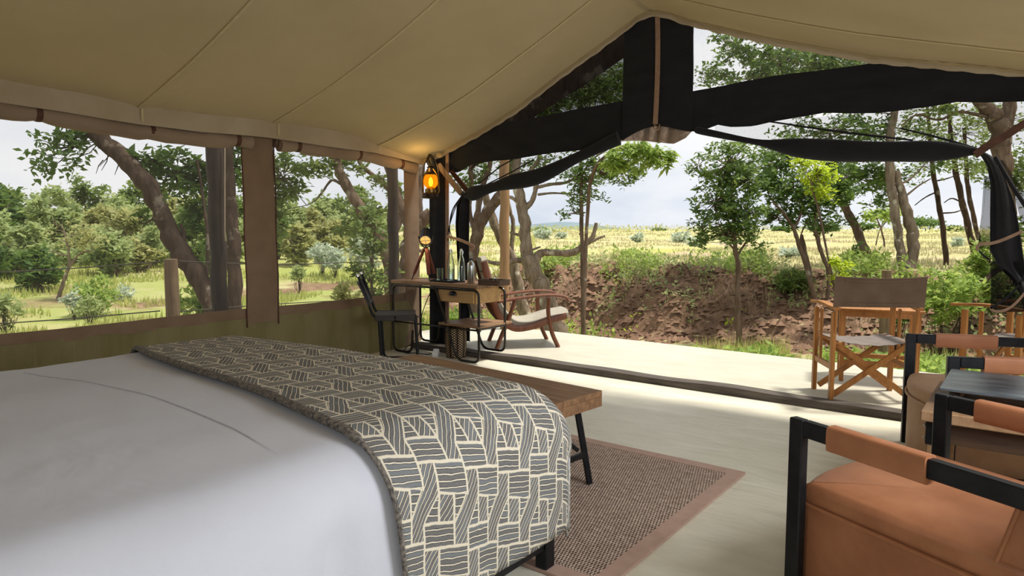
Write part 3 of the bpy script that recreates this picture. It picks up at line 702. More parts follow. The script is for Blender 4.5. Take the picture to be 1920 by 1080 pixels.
# ------------------------------------------------------------------ storm lantern in the corner
lp = PY(808, 372, 5.24); ln = thing('storm_lantern', 'lit storm lantern with amber glass hanging in the tent corner', 'lantern', tuple(lp))
Ls = np.linalg.norm(PY(808, 372, 5.24) - PY(808, 318, 5.24)) / .27
def lz(prof): return [(r * Ls, z * Ls) for r, z in prof]
MB().lathe(lz([(.01, -.005), (.075, 0), (.083, .012), (.080, .040), (.062, .052), (.04, .056)])).build('fuel_tank', 'dark_bronze', ln)
MB().lathe(lz([(.055, .054), (.055, .085), (.038, .095), (.028, .11)])).build('burner', 'brass', ln)
MB().lathe(lz([(.040, .098), (.062, .125), (.070, .16), (.062, .20), (.044, .225)])).build('glass_globe', 'amber', ln)
MB().lathe(lz([(.002, .118), (.012, .125), (.017, .15), (.014, .175), (.002, .195)]), 12).build('flame', 'flame', ln)
MB().lathe(lz([(.046, .222), (.052, .235), (.034, .25), (.030, .285), (.040, .292), (.002, .31)])).build('chimney_cap', 'dark_bronze', ln)
for sgn in (-1, 1):
    b = MB(); b.tube([Vector(p) * Ls for p in fillet([(sgn * .06, 0, .035), (sgn * .105, 0, .05), (sgn * .10, 0, .20), (sgn * .035, 0, .275)], .04)], .009 * Ls, 8); b.build('side_tube', 'brass', ln)
    b = MB(); b.tube([Vector((sgn * .078 * math.cos(a), .078 * math.sin(a), .10 + .12 * t_)) * Ls for t_, a in zip(np.linspace(0, 1, 10), np.linspace(.6, 1.4, 10))], .004 * Ls, 5); b.build('guard_wire', 'brass', ln)
b = MB(); b.tube([Vector((.105 * math.cos(a), 0, .19 + .20 * math.sin(a))) * Ls for a in np.linspace(0, PI, 20)], .005 * Ls, 6); b.build('bail_handle', 'dark_bronze', ln)
hk = thing('hanging_strap', 'black looped strap that carries the storm lantern', 'strap', (lp[0], lp[1], lp[2] + .39 * Ls))
b = MB(); b.tube(catmull([PY(806, 290, 5.29), PY(802, 300, 5.25), PY(807, 311, 5.24), PY(813, 318, 5.24)], 6), [(.008, .022)] * 19, 8); b.tube(catmull([PY(806, 290, 5.29), PY(811, 296, 5.25), PY(811, 304, 5.24), PY(816, 312, 5.27)], 6), [(.008, .018)] * 19, 8); b.build('loop', 'black_rubber', hk, True)
l_ = bpy.data.lights.new('lantern_light', 'POINT'); l_.energy = 2.2; l_.color = (1, .62, .2); l_.shadow_soft_size = .03
lo_ = bpy.data.objects.new('lantern_light', l_); C.objects.link(lo_); lo_.location = (lp[0] + .0, lp[1] - .16, lp[2] + .33)
# ------------------------------------------------------------------ bed, throw, bench, rug
BX0, BX1, BY0, BY1, BZ = -3.56, -1.37, .02, 2.12, .70
def fold(a, lo, hi, r):
    """arc-length coordinate over a soft edge: returns position along the axis and drop (<=0)"""
    def side(e):
        if e <= 0: return 0, 0
        L = r * PI / 2
        if e < L: return r * math.sin(e / r), -(r - r * math.cos(e / r))
        return r, -r - (e - L)
    if a < lo + r: p, d = side(lo + r - a); return lo + r - p, d
    if a > hi - r: p, d = side(a - hi + r); return hi - r + p, d
    return a, 0.
def bedsurf(a, c, off=0., r=.17, seed=0.):
    x, dx = fold(a, BX0 - off, BX1 + off, r + off); y, dy = fold(c, BY0 - off, BY1 + off, r + off)
    z = BZ + off - min(math.hypot(dx, dy), .59)
    drop = min(1, -min(0, dx) / .35)
    crown = .03 * (1 - ((x - (BX0 + BX1) / 2) / 1.1) ** 2) 
    z += crown * (1 if dx == 0 and dy == 0 else max(0, 1 - drop * 3))
    z += (float(fbm(x * 1.3 + seed, y * 1.3, 3)) * .014 + (float(fbm(x * 2.2 - y * 1.5, y * 5 + x * 3, 3)) * .006 if off == 0 else 0)) * (1 - drop)
    if dx < -.05:                                       # falling folds on the long side
        k = S(-dx, .02, .26); x += math.copysign(1, a) * 0 + float(k) * (.036 * math.sin(y * 12 + 2.5 * math.sin(y * 5)) * (1 - float(S(y, 1.0, 1.22)) if off == 0 else .22) + .018 * vnoise(y * 6, 3))
    if dy < -.12: y += .015 * math.sin(x * 11) * float(S(-dy, .12, .5))
    return Vector((x, y, max(z, .03)))
bed = thing('bed', 'large bed made up with smooth white duvet', 'bed', ((BX0 + BX1) / 2, 1.05, 0))
b = MB(); hang_ = .50
A0, A1, C0, C1 = BX0 - hang_ + .1, BX1 + hang_ - .1, BY0 - .3, BY1 + .18
b.grid(lambda u, v: bedsurf(A0 + (A1 - A0) * u, C0 + (C1 - C0) * v), 110, 90, .02); b.build('duvet', 'white', bed, True, ang=60)
b = MB(); b.tube([bedsurf(-3.3 + 1.75 * t_, .98 + .12 * math.sin(t_ * 2.5) - .04 * t_) + Vector((0, 0, .002)) for t_ in np.linspace(0, 1.0, 40)], [.0015] * 36 + [.0012, .0008, .0004, .0002], 5); b.build('duvet_seam', 'white', bed, True)
b = MB(); b.box((-2.465, 1.06, .42), (2.02, 1.96, .26), b=.05); b.build('mattress', 'white', bed, True)
b = MB(); b.box((-2.465, 1.07, .25), (2.04, 2.0, .05), b=.006); b.build('bed_base', 'dark_wood', bed, True)
for xx, yy in ((-3.50, .10), (-3.50, 2.07), (-1.43, .10), (-1.43, 2.07)):
    b = MB(); b.box((xx, yy, .1475), (.055, .055, .265), b=.004); b.build('leg', 'black_metal', bed, True)
for a_, c_ in (((-3.5, .1, .12), (-3.5, 2.07, .12)), ((-1.43, .1, .12), (-1.43, 2.07, .12)), ((-3.5, 2.07, .12), (-1.43, 2.07, .12))):
    b = MB(); b.bar(a_, c_, .03, .06); b.build('rail', 'black_metal', bed, True)
b = MB(); b.box((-1.62, 1.05, .075), (.30, 1.85, .03), b=.004); b.build('under_board', 'dark_wood', bed, True)

def yhead(a): return float(np.interp(a, [BX0 - .45, BX0, -3.2, -2.2, BX1 - .1, BX1 + .1, BX1 + .6], [1.50, 1.50, 1.42, 1.30, 1.22, 1.23, 1.28])) + .012 * math.sin(a * 5)
TA0, TA1, TC1 = BX0 - .40, BX1 + .48, BY1 + .44
def tw(u, v):
    a = TA0 + (TA1 - TA0) * u; c0 = yhead(a); return a, c0 + (TC1 - c0) * v
b = MB(); NU, NV = 110, 60
b.grid(lambda u, v: bedsurf(*tw(u, v), .018, .17), NU, NV, 0)
uvs = [(tw(i / NU, j / NV)[1], -tw(i / NU, j / NV)[0]) for i in range(NU + 1) for j in range(NV + 1)]
uvs = [(c, a) for c, a in uvs]
throw = b.build('bed_throw', 'throw', None, False, ang=80, uv=uvs)
throw.data.uv_layers[0].name = 'UVMap'
sol = throw.modifiers.new('thickness', 'SOLIDIFY'); sol.thickness = .008; sol.offset = 1
tag(throw, 'grey patterned woven throw spread across the foot of the white bed', 'blanket')
b = MB(); b.tube([bedsurf(a, yhead(a), .024, .17) for a in np.linspace(TA0, TA1, 90)], [(.012, .016) if a < BX1 - .1 else (.007, .008) for a in np.linspace(TA0, TA1, 90)], 8)
eo = b.build('rolled_edge', 'throw_edge', throw)

bn = thing('bench', 'long wooden bench with black steel trestle legs at the foot of the bed', 'bench', (-1.68, 2.93, 0), math.radians(174.6))
BLn, BWd, BHt = 1.46, .46, .50                          # local x runs away from the photographed end
for k, (y0_, y1_) in enumerate(((.0, .15), (.152, .31), (.312, .46))):
    b = MB(); b.box((BLn / 2, (y0_ + y1_) / 2, BHt - .015), (BLn, y1_ - y0_, .03), b=.003); b.build('plank', 'bench', bn)
for yy in (.012, .448):
    b = MB(); b.box((BLn / 2, yy, BHt - .055), (BLn - .002, .024, .05), b=.002); b.build('apron', 'bench', bn)
for xx in (.012, BLn - .012):
    b = MB(); b.box((xx, BWd / 2, BHt - .055), (.024, BWd - .052, .05), b=.002); b.build('apron', 'bench', bn)
for xx, sx in ((.10, -1), (BLn - .10, 1)):
    for yy, sy in ((.08, -1), (.38, 1)):
        b = MB(); b.bar((xx, yy, BHt - .08), (xx + sx * .045, yy + sy * .055, .015), .03, .03); b.build('leg', 'black_metal', bn)
        b = MB(); b.bar((xx, yy, BHt - .09), (xx - sx * .30, .23 + sy * .05, .20), .018, .018); b.build('brace', 'black_metal', bn)
    b = MB(); b.bar((xx + sx * .03, .035, .17), (xx + sx * .03, .425, .17), .02, .03); b.build('cross_bar', 'black_metal', bn)
    b = MB(); b.bar((xx + sx * .028, .10, .20), (xx + sx * .0, .37, BHt - .09), .012, .02); b.build('brace', 'black_metal', bn)
b = MB(); b.box((BLn / 2, .23, .19), (BLn - .22, .12, .02), b=.003); b.build('foot_shelf', 'bench', bn)

rug = thing('rug', 'brown sisal rug with a plain fabric border under the bench', 'rug', (-2.3, 2.8, 0))
rx0, rx1, ry0, ry1, bw = -3.65, -1.165, 2.04, 3.56, .075
b = MB(); b.grid(lambda u, v: (rx0 + bw + (rx1 - rx0 - 2 * bw) * u, ry0 + bw + (ry1 - ry0 - 2 * bw) * v, .012), 40, 30, .010); b.build('weave', 'rug', rug, True)
for poly in ([(rx0, ry0), (rx1, ry0), (rx1 - bw, ry0 + bw), (rx0 + bw, ry0 + bw)], [(rx1, ry0), (rx1, ry1), (rx1 - bw, ry1 - bw), (rx1 - bw, ry0 + bw)],
             [(rx1, ry1), (rx0, ry1), (rx0 + bw, ry1 - bw), (rx1 - bw, ry1 - bw)], [(rx0, ry1), (rx0, ry0), (rx0 + bw, ry0 + bw), (rx0 + bw, ry1 - bw)]):
    b = MB(); b.prism([(p[0], p[1], .002) for p in poly], (0, 0, .012)); b.build('border', 'rug_border', rug, True, False)

# ------------------------------------------------------------------ leather armchairs
def armchair(label, loc, rz, le, name='armchair'):
    """local x across (near post to far post), local y forward"""
    o = thing(name, label, 'armchair', loc, rz, None)
    W, D, H, tk = .77, .80, .67, .055
    for x in (0, W):
        q = [(x, -tk / 2, 0), (x, -tk / 2, H - tk / 2), (x, -D, H - tk / 2)]
        b = MB(); b.bar((x, -tk / 2, .0), (x, -tk / 2, H), tk * .62, tk, (0, 1, 0)); fr = b.build('front_post', 'black_metal', o)
        b = MB(); b.bar((x, -tk, H - tk / 2), (x, -D, H - tk / 2), tk * .62, tk); b.build('arm_bar', 'black_metal', o)
        b = MB(); b.bar((x, -D + tk / 2, 0), (x, -D + tk / 2, H - tk), tk * .62, tk, (0, 1, 0)); b.build('rear_post', 'black_metal', o)
        b = MB(); b.bar((x, -tk, .03), (x, -D + tk, .03), tk * .62, tk); b.build('floor_bar', 'black_metal', o)
        # wrapped arm pad
        b = MB(); hw, hh = tk * .31 + .009, tk / 2 + .009; sec = []
        for k in range(20):
            a = 2 * PI * k / 20; ca, sa = math.cos(a), math.sin(a); e = 4.5
            sec.append((hw * math.copysign(abs(ca) ** (2 / e), ca), hh * math.copysign(abs(sa) ** (2 / e), sa) - (.010 if sa < -.5 else 0)))
        vs = [(x + sx, -y_, H - tk / 2 + sz) for y_ in np.linspace(.155, .475, 9) for sx, sz in sec]
        b.add(vs, [(i * 20 + k, i * 20 + (k + 1) % 20, (i + 1) * 20 + (k + 1) % 20, (i + 1) * 20 + k) for i in range(8) for k in range(20)] + [tuple(range(20)), tuple(range(8 * 20 + 19, 8 * 20 - 1, -1))])
        b.build('arm_pad', 'leather', o, ang=50)
    # upholstered body with bowed front
    x0, x1, yb = .05, W - .05, -.78
    def outline(n=14, g=0.):
        pts = [(x0 - g, yb)] + [(x0 - g + .0, -.02 + .0)]
        for k in range(n + 1):
            t_ = k / n; pts.append((x0 - g + (x1 - x0 + 2 * g) * t_, -.035 + g + .085 * math.sin(PI * t_) ** .8))
        return pts + [(x1 + g, yb)]
    def slab(z0, z1, crown, rr, g, m, nm):
        ol = outline(16, g); n = len(ol); c = Vector((W / 2, -.38, 0)); vs, fs = [], []
        rings = [(z0, 1.0 if rr < .015 else .985), (z0 + rr, 1.0), (z1 - rr, 1.0), (z1 - rr * .3, 1 - rr * .5), (z1, 1 - rr * 1.6), (z1 + crown * .6, .72), (z1 + crown, .35)]
        for z, s_ in rings:
            for p in ol: vs.append(((p[0] - c.x) * s_ + c.x, (p[1] - c.y) * s_ + c.y, z))
        vs.append((c.x, c.y, z1 + crown * 1.1))
        for i in range(len(rings) - 1):
            for k in range(n): fs.append((i * n + k, i * n + (k + 1) % n, (i + 1) * n + (k + 1) % n, (i + 1) * n + k)[::-1])
        for k in range(n): fs.append(((len(rings) - 1) * n + (k + 1) % n, (len(rings) - 1) * n + k, len(vs) - 1))
        fs.append(tuple(range(n)))
        b = MB(); b.add(vs, fs); return b.build(nm, m, o, ang=50), ol
    slab(.06, .365, 0, .01, 0, le, 'seat_base')
    cu, ol = slab(.37, .445, .018, .03, .006, le, 'seat_cushion')
    for z in (.368,):
        b = MB(); b.tube([(p[0] + (.003 if p[0] > W / 2 else -.003), p[1] + (.003 if p[1] > -.03 else 0), z) for p in ol], .007, 6); b.build('piping', le, cu)
    # backrest, curved and leaning
    def back(u, v, off):
        th = (u - .5) * 2; x = W / 2 + th * (.33 + .02 * v); y = -.615 - .13 * v - .09 * (1 - th * th) * .9; z = .40 + .50 * v - .05 * th * th * v
        return (x, y - off, z)
    vs, fs = [], []; n = 14; m2 = 10
    b = MB()
    def bk(u, v):
        e = min(v, 1 - v, u, 1 - u); return back(u, v, 0)
    b.grid(lambda u, v: back(u, v, -.018 * (1 - (2 * v - 1) ** 8) * (1 - (2 * u - 1) ** 8)), n, m2, 0)
    o1 = len(b.v); b.grid(lambda u, v: back(u, v, .10 + .012 * (1 - (2 * v - 1) ** 8)), n, m2, 0)
    mm = m2 + 1; ring = [i * mm for i in range(n)] + [n * mm + j for j in range(m2)] + [i * mm + m2 for i in range(n, 0, -1)] + [j for j in range(m2, 0, -1)]
    for a, c in zip(ring, ring[1:] + ring[:1]): b.f.append((a, c, c + o1, a + o1))
    bo = b.build('backrest', le, o, ang=40)
    b = MB(); b.tube([Vector(back(u, v, .004)) for u, v in [(0, t_) for t_ in np.linspace(0, 1, 12)] + [(t_, 1) for t_ in np.linspace(.05, 1, 14)] + [(1, t_) for t_ in np.linspace(.95, 0, 12)]], .007, 6); b.build('piping', le, bo)
    return o
armchair('tan leather armchair with black steel arms nearest the rug', (-.625, 2.375, 0), math.radians(63.2), 'leather')
armchair('paler leather armchair with black steel arms on the far side of the side table', (-.325, 3.99, 0), math.radians(111), 'leather_pale')

# ------------------------------------------------------------------ side table between the armchairs and what stands on it
st = thing('side_table', 'low wooden side table between the two leather armchairs', 'table', (.02, 3.52, 0))
TZ = .555
tx0, tx1, ty0, ty1 = -.345, .42, 3.22, 3.93
for k in range(4):
    a = ty0 + (ty1 - ty0) * k / 4; b = MB(); b.box(((tx0 + tx1) / 2, a + (ty1 - ty0) / 8, TZ - .022), (tx1 - tx0, (ty1 - ty0) / 4 - .003, .044), b=.004); b.build('plank', 'table_wood', st, True)
for yy in (ty0 + .06, ty1 - .06):
    b = MB(); b.box(((tx0 + tx1) / 2, yy, TZ - .09), (tx1 - tx0 - .06, .03, .09), b=.003); b.build('apron', 'dark_wood', st, True)
for xx in (tx0 + .05, tx1 - .05):
    for yy in (ty0 + .06, ty1 - .06):
        b = MB(); b.box((xx, yy, (TZ - .045) / 2), (.055, .055, TZ - .045), b=.004); b.build('leg', 'table_wood', st, True)
        b = MB(); b.box((xx, yy, TZ - .095), (.064, .064, .10), b=.003); br = b.build('corner_bracket', 'black_metal', st, True)
        for dz in (-.025, .025):
            b = MB(); b.lathe([(.001, 0), (.009, .001), (.009, .006), (.004, .009), (.001, .009)], 10, (xx - .032, yy - .015, TZ - .095 + dz), Matrix.Rotation(-PI / 2, 3, 'Y')); b.build('bolt', 'steel', br, True)
tr = thing('tray', 'black glossy tray raised on round grey feet on the side table', 'tray', (.03, 3.56, TZ))
t = T('glossy_black_top'); v = t.coord('Object', (1, 6, 1)); M['tray'] = t.done(t.pbr(t.mix(t.ramp(t.noise(v, 3, 5), .4, .7), lin('#3a3f44'), lin('#6a7278')), .25, 0, None, .6))
b = MB(); b.box((.035, 3.585, TZ + .075), (.66, .50, .012), b=.003); b.build('tray_top', 'tray', tr, True)
for sx in (-.245, .32):
    b = MB(); b.tube([(sx, y_, TZ + .0335) for y_ in np.linspace(3.37, 3.80, 6)], [.026, .0335, .0335, .0335, .0335, .026], 16); b.build('foot', 'steel' if 0 else 'grey_metal', tr, True)
tl = thing('table_lamp', 'small grey cone shade with white finial at the picture edge above the side table', 'lamp', (.055, 3.47, TZ + .081))
MB().lathe([(.045, 0), (.045, .008), (.012, .016), (.008, .06), (.008, .17)]).build('stem', 'grey_metal', tl)
MB().lathe([(.062, .085), (.060, .087), (.022, .155), (.020, .157)], 24).build('shade', 'cushion', tl)
MB().lathe([(.001, .157), (.010, .160), (.014, .170), (.010, .181), (.001, .184)], 14).build('finial', 'white_plastic', tl)

# ------------------------------------------------------------------ desk and the things on it
DX0, DX1, DY0, DY1, DZ = -5.44, -4.235, 4.965, 5.42, .765
dk = thing('writing_desk', 'narrow wooden desk with bent steel tube frame in the tent corner', 'desk', ((DX0 + DX1) / 2, DY0 + .2, 0))
for k in range(3):
    a = DY0 + (DY1 - DY0) * k / 3; b = MB(); b.box(((DX0 + DX1) / 2, a + (DY1 - DY0) / 6, DZ - .0175), (DX1 - DX0, (DY1 - DY0) / 3 - .002, .035), b=.004); b.build('plank', 'desk', dk, True)
bx0, bx1 = -4.775, -4.285
b = MB(); b.box(((bx0 + bx1) / 2, (DY0 + DY1) / 2 + .01, DZ - .115), (bx1 - bx0, DY1 - DY0 - .06, .15), b=.004); b.build('drawer_box', 'drawer', dk, True)
b = MB(); b.box(((bx0 + bx1) / 2, DY0 + .03, DZ - .115), (bx1 - bx0 - .02, .02, .135), b=.003); df = b.build('drawer_front', 'drawer', dk, True)
b = MB(); b.grid(lambda u, v: ((bx0 + bx1) / 2 - .03 - .045 * math.cos(PI * u), DY0 + .019 - .030 * math.sin(PI * u) * math.sin(PI / 2 * v), DZ - .115 + .040 * math.sin(PI * u) ** .6 * math.cos(PI / 2 * v)), 14, 6, .003); b.build('cup_pull', 'black_metal', df, True)
zt_ = DZ - .05
def loopleg(xa, xb, y, m='grey_metal'):
    b = MB(); b.tube(fillet([(xa, y, DZ - .20), (xb + .0, y, .014), (DX1 + .015, y, .014), (DX1 + .015, y, zt_ - .03), ((xb + xa) / 2, y, zt_)], .07), .0125, 10); b.build('leg_loop', m, dk, True)
for y in (DY0 - .03 + .035, DY1 - .045):
    b = MB(); b.tube(fillet([(-4.79, y, DZ - .04), (-4.50, y, .0135 if y < 5.2 else .07), (DX1 + .02, y, .0135 if y < 5.2 else .07), (DX1 + .02, y, zt_), (DX0 + .03, y, zt_), (DX0 + .03, y, .0135 if y < 5.2 else .07), (DX0 + .30, y, .0135 if y < 5.2 else .07), (DX0 + .32, y, .25 if y < 5.2 else .3)], .075), .0125, 10); b.build('leg_frame', 'grey_metal', dk, True)
for xx in (DX1 + .02, DX0 + .03):
    b = MB(); b.tube([(xx, DY0 + .005, .335), (xx, DY1 - .045, .335)], .009, 8); b.build('cross_tube', 'grey_metal', dk, True)
b = MB(); b.tube([(DX0 + .03, DY0 + .03, .32), (DX1 + .02, DY0 + .03, .32)], .009, 8); b.build('cross_tube', 'grey_metal', dk, True)
sx0 = -4.74
for k in range(2):
    a = DY0 - .01 + (.53) * k / 2; b = MB(); b.box(((sx0 + DX1 + .03) / 2, a + .1325, .356), (DX1 + .03 - sx0, .262, .022), b=.003); b.build('shelf_board', 'desk', dk, True)

def on(px, py, z=DZ): return PZ(px, py, z)
def ondesk(px, Y_): p = PY(px, 500, Y_); return (p[0], p[1], DZ)
# tripod spotlight
tp = ondesk(799, 5.12); tpd = thing('tripod_spotlight', 'small dark spotlight lamp glowing on a reddish wooden tripod', 'lamp', tp)
kz = .335
for a, fx, fy in ((0, -.165, -.05), (1, .125, -.08), (2, .02, .13)):
    top = Vector((fx * .12, fy * .12, kz)); ft = Vector((fx, fy, .0)); mid = top.lerp(ft, .80)
    b = MB(); b.bar(top, mid, .036, .020, (0, 0, 1), .003); lg = b.build('leg', 'mahog', tpd)
    b = MB(); b.tube([mid, ft + Vector((0, 0, .004))], [.008, .004], 8); b.build('leg_tip', 'black_metal', lg)
b = MB(); b.lathe([(.02, kz - .03), (.03, kz - .02), (.03, kz), (.012, kz + .012), (.010, kz + .06)], 14); b.build('tripod_head', 'dark_bronze', tpd)
hd = Vector((0, 0, kz + .13)); dirv = Vector((.52, -.62, -.58)).normalized(); q = dirv.to_track_quat('Z', 'Y').to_matrix()
b = MB(); b.lathe([(.001, -.085), (.045, -.085), (.058, -.07), (.060, .065), (.066, .07), (.066, .085), (.056, .085), (.054, .068)], 22, hd, q); hs = b.build('housing', 'black_metal', tpd)
b = MB(); b.lathe([(.001, .070), (.054, .068)], 22, hd, q); b.build('lens', 'lens', hs)
for ang in (.1, PI / 2 + .1):
    d_ = q @ Vector((math.cos(ang), math.sin(ang), 0)); c_ = hd + q @ Vector((0, 0, .083)); b = MB(); b.bar(c_ - d_ * .06, c_ + d_ * .06, .005, .005, tuple(dirv), .001); b.build('guard_bar', 'black_metal', hs)
b = MB(); sd = q @ Vector((1, 0, 0)); pts = [hd + sd * .072 * math.cos(a) + Vector((0, 0, -1)) * .12 * math.sin(a) for a in np.linspace(0, PI, 16)]; b.tube(pts, .007, 6); b.build('yoke', 'grey_metal', tpd)
ll = bpy.data.lights.new('spotlight_glow', 'POINT'); ll.energy = 1.2; ll.color = (1, .75, .4); ll.shadow_soft_size = .03
lo2 = bpy.data.objects.new('spotlight_glow', ll); C.objects.link(lo2); lo2.location = Vector(tp) + hd + dirv * .13

def tumbler(px, Y_, label, z=DZ + .012):
    p = ondesk(px, Y_); o = thing('drinking_glass', label, 'glass', (p[0], p[1], z))
    b = MB(); b.lathe([(.001, .0), (.031, .0), (.036, .125), (.0335, .125), (.029, .012), (.001, .010)], 20); b.build('tumbler', 'glass', o); return o
def bottle(px, Y_, label, z=DZ + .0):
    p = ondesk(px, Y_); o = thing('glass_bottle', label, 'bottle', (p[0], p[1], z))
    b = MB(); b.lathe([(.001, .0), (.038, .0), (.041, .01), (.041, .16), (.032, .21), (.017, .27), (.0145, .30), (.018, .305), (.018, .318), (.011, .318), (.010, .30), (.013, .27), (.028, .21), (.037, .16), (.037, .012), (.001, .010)], 20); b.build('body', 'glass', o)
    b = MB(); b.lathe([(.001, .317), (.013, .317), (.014, .330), (.008, .338), (.001, .338)], 12); st_ = b.build('swing_stopper', 'white_plastic', o)
    for s_ in (-1, 1):
        b = MB(); b.tube([(s_ * .019, 0, .285), (s_ * .022, .004, .305), (s_ * .012, 0, .334)], .0018, 5); b.build('wire_clip', 'steel', st_)
    b = MB(); b.tube([(.019 * math.cos(a), .019 * math.sin(a), .285) for a in np.linspace(0, 2 * PI, 16)], .0018, 5); b.build('wire_ring', 'steel', st_)
    return o
ty_ = 5.08; tp2 = ondesk(838, ty_ + .05)
gt = thing('glass_tray', 'thin dark tray under the two drinking glasses on the desk', 'tray', (tp2[0], tp2[1], DZ))
MB().box((0, 0, .004), (.30, .19, .008), b=.002).build('base', 'black_metal', gt)
for a_, c_ in (((-.148, -.093, .012), (.148, -.093, .012)), ((-.148, .093, .012), (.148, .093, .012)), ((-.148, -.09, .012), (-.148, .09, .012)), ((.148, -.09, .012), (.148, .09, .012))):
    MB().bar(a_, c_, .006, .016, bev=.001).build('rim', 'black_metal', gt)
tumbler(825, ty_ + .06, 'clear drinking glass beside the tripod lamp on the desk')
tumbler(845, ty_ + .02, 'clear drinking glass in front of the bottles on the desk')
bottle(845, 5.30, 'swing-top glass bottle standing behind the two drinking glasses')
bottle(865, 5.17, 'swing-top glass bottle between the drinking glasses and the steel flask')
fk = thing('steel_flask', 'brushed steel drinking flask with loop cap on the desk', 'flask', ondesk(883, 5.12))
MB().lathe([(.001, 0), (.036, 0), (.039, .006), (.039, .17), (.036, .195), (.022, .213), (.017, .22), (.017, .228)], 22).build('body', 'steel', fk)
cp = MB().lathe([(.001, .225), (.020, .225), (.020, .245), (.014, .25), (.001, .25)], 18).build('cap', 'grey_metal', fk)
b = MB(); b.tube([(.014 * math.cos(a), 0, .262 + .014 * math.sin(a)) for a in np.linspace(-PI / 2, 1.5 * PI, 18)], .004, 6); b.build('loop', 'steel', cp)
tb = ondesk(926, 5.10); wbx = thing('tray_box', 'small open dark wooden box at the right end of the desk', 'box', (tb[0], tb[1], DZ))
hx, hy, hz = .125, .085, .055
for c_, s_ in (((0, 0, .005), (2 * hx, 2 * hy, .01)),): MB().box(c_, s_, b=.002).build('base', 'dark_wood', wbx)
for c_, s_ in (((0, -hy, hz / 2), (2 * hx, .012, hz)), ((0, hy, hz / 2), (2 * hx, .012, hz)), ((-hx, 0, hz / 2), (.012, 2 * hy - .012, hz)), ((hx, 0, hz / 2), (.012, 2 * hy - .012, hz))):
    MB().box(c_, s_, b=.002).build('side', 'dark_wood', wbx)
jr = thing('glass_stopper_jar', 'small clear glass jar standing in the dark wooden box', 'jar', (tb[0], tb[1] + .02, DZ + .01))
MB().lathe([(.001, 0), (.022, 0), (.024, .03), (.015, .045), (.010, .05), (.014, .06), (.012, .072), (.001, .076)], 16).build('body', 'glass', jr)

# patterned basket, adapter, cable
bk_ = PZ(849, 678, 0.0); bsk = thing('waste_basket', 'tall dark woven basket with cream zigzag bands under the desk', 'basket', (-4.655, 5.125, 0))
def bkf(u, v): a = 2 * PI * u; r = .098 + .010 * math.sin(v * PI) + .006 * v; return (r * math.cos(a), r * math.sin(a), .012 + .30 * v)
b = MB(); b.grid(bkf, 36, 14, .006); b.build('woven_wall', 'basket', bsk, uv=[(i / 36, j / 14) for i in range(37) for j in range(15)] * 2)
b = MB(); b.tube([(.106 * math.cos(a), .106 * math.sin(a), .316) for a in np.linspace(0, 2 * PI, 30)], .008, 6); b.build('rim', 'dark_wood', bsk)
MB().lathe([(.001, .0), (.10, .0), (.10, .014), (.001, .014)], 24).build('base', 'dark_wood', bsk)
ap = PZ(817, 664, 0.02); adp = thing('power_adapter', 'white plastic socket block lying on the floor behind the desk', 'adapter', (ap[0], ap[1], 0), .5)
MB().box((0, 0, .03), (.06, .09, .055), Matrix.Rotation(.5, 3, 'X'), .006).build('block', 'white_plastic', adp)
cb = thing('power_cable', 'thin black cable running down the corner to the floor socket', 'cable', (ap[0], ap[1], 0))
b = MB(); b.tube(catmull([(-4.98, 5.14, DZ - .06), (-5.06, 5.12, .55), (-5.12, 5.10, .38), (-5.14, 5.08, .2), (-5.18, 5.02, .10), (-5.22, 4.97, .06), (-5.2, 4.93, .012), (-5.1, 4.99, .010), (ap[0] - .09, ap[1] - .03, .012), (ap[0] - .04, ap[1] - .02, .03)], 8), .005, 6); b.build('cord', 'black_rubber', cb, True)

# ------------------------------------------------------------------ tubular desk chair
dc = thing('desk_chair', 'dark tubular steel chair with charcoal leather seat by the canvas wall', 'chair', (-4.93, 4.56, 0), math.radians(45))
SW, SD, SH = .36, .38, .485
for sy in (-1, 1):
    y = sy * SW / 2
    b = MB(); b.tube(fillet([(-.335, y, .86), (-.31, y, .80), (-.20, y, SH - .02), (.19, y, SH - .02), (.21, y, .0135), (-.13, y, .0135), (-.15, y, SH - .05)], .06), .0135, 10); b.build('side_frame', 'black_metal', dc)
    b = MB(); b.lathe([(.001, 0), (.018, 0), (.018, .022), (.001, .028)], 12, (-.337, y, .855), Matrix.Rotation(-.5, 3, 'Y')); b.build('tube_cap', 'steel', dc)
for x_, z_ in ((-.13, .02), (.19, .02), (-.24, .60)):
    b = MB(); b.tube([(x_, -SW / 2, z_), (x_, SW / 2, z_)], .010, 8); b.build('cross_tube', 'black_metal', dc)
b = MB(); b.grid(lambda u, v: (-.19 + .38 * u, (v - .5) * (SW + .045), SH + .004 - .012 * math.sin(PI * v) * math.sin(PI * u) - (.04 if v in (0., 1.) else 0)), 10, 12, .012); b.build('seat', 'sling_leather', dc)
for sy in (-1, 1):
    for u0 in (-.19, .005):
        b = MB(); b.box((u0 + .0925, sy * (SW / 2 + .017), SH - .022), (.178, .014, .056), b=.005); b.build('seat_flap', 'sling_leather', dc)
b = MB(); b.grid(lambda u, v: (-.225 - .105 * v - .012 * math.sin(PI * u) + .0, (u - .5) * (SW + .04), .58 + .23 * v), 10, 8, .018); b.build('backrest', 'sling_leather', dc)
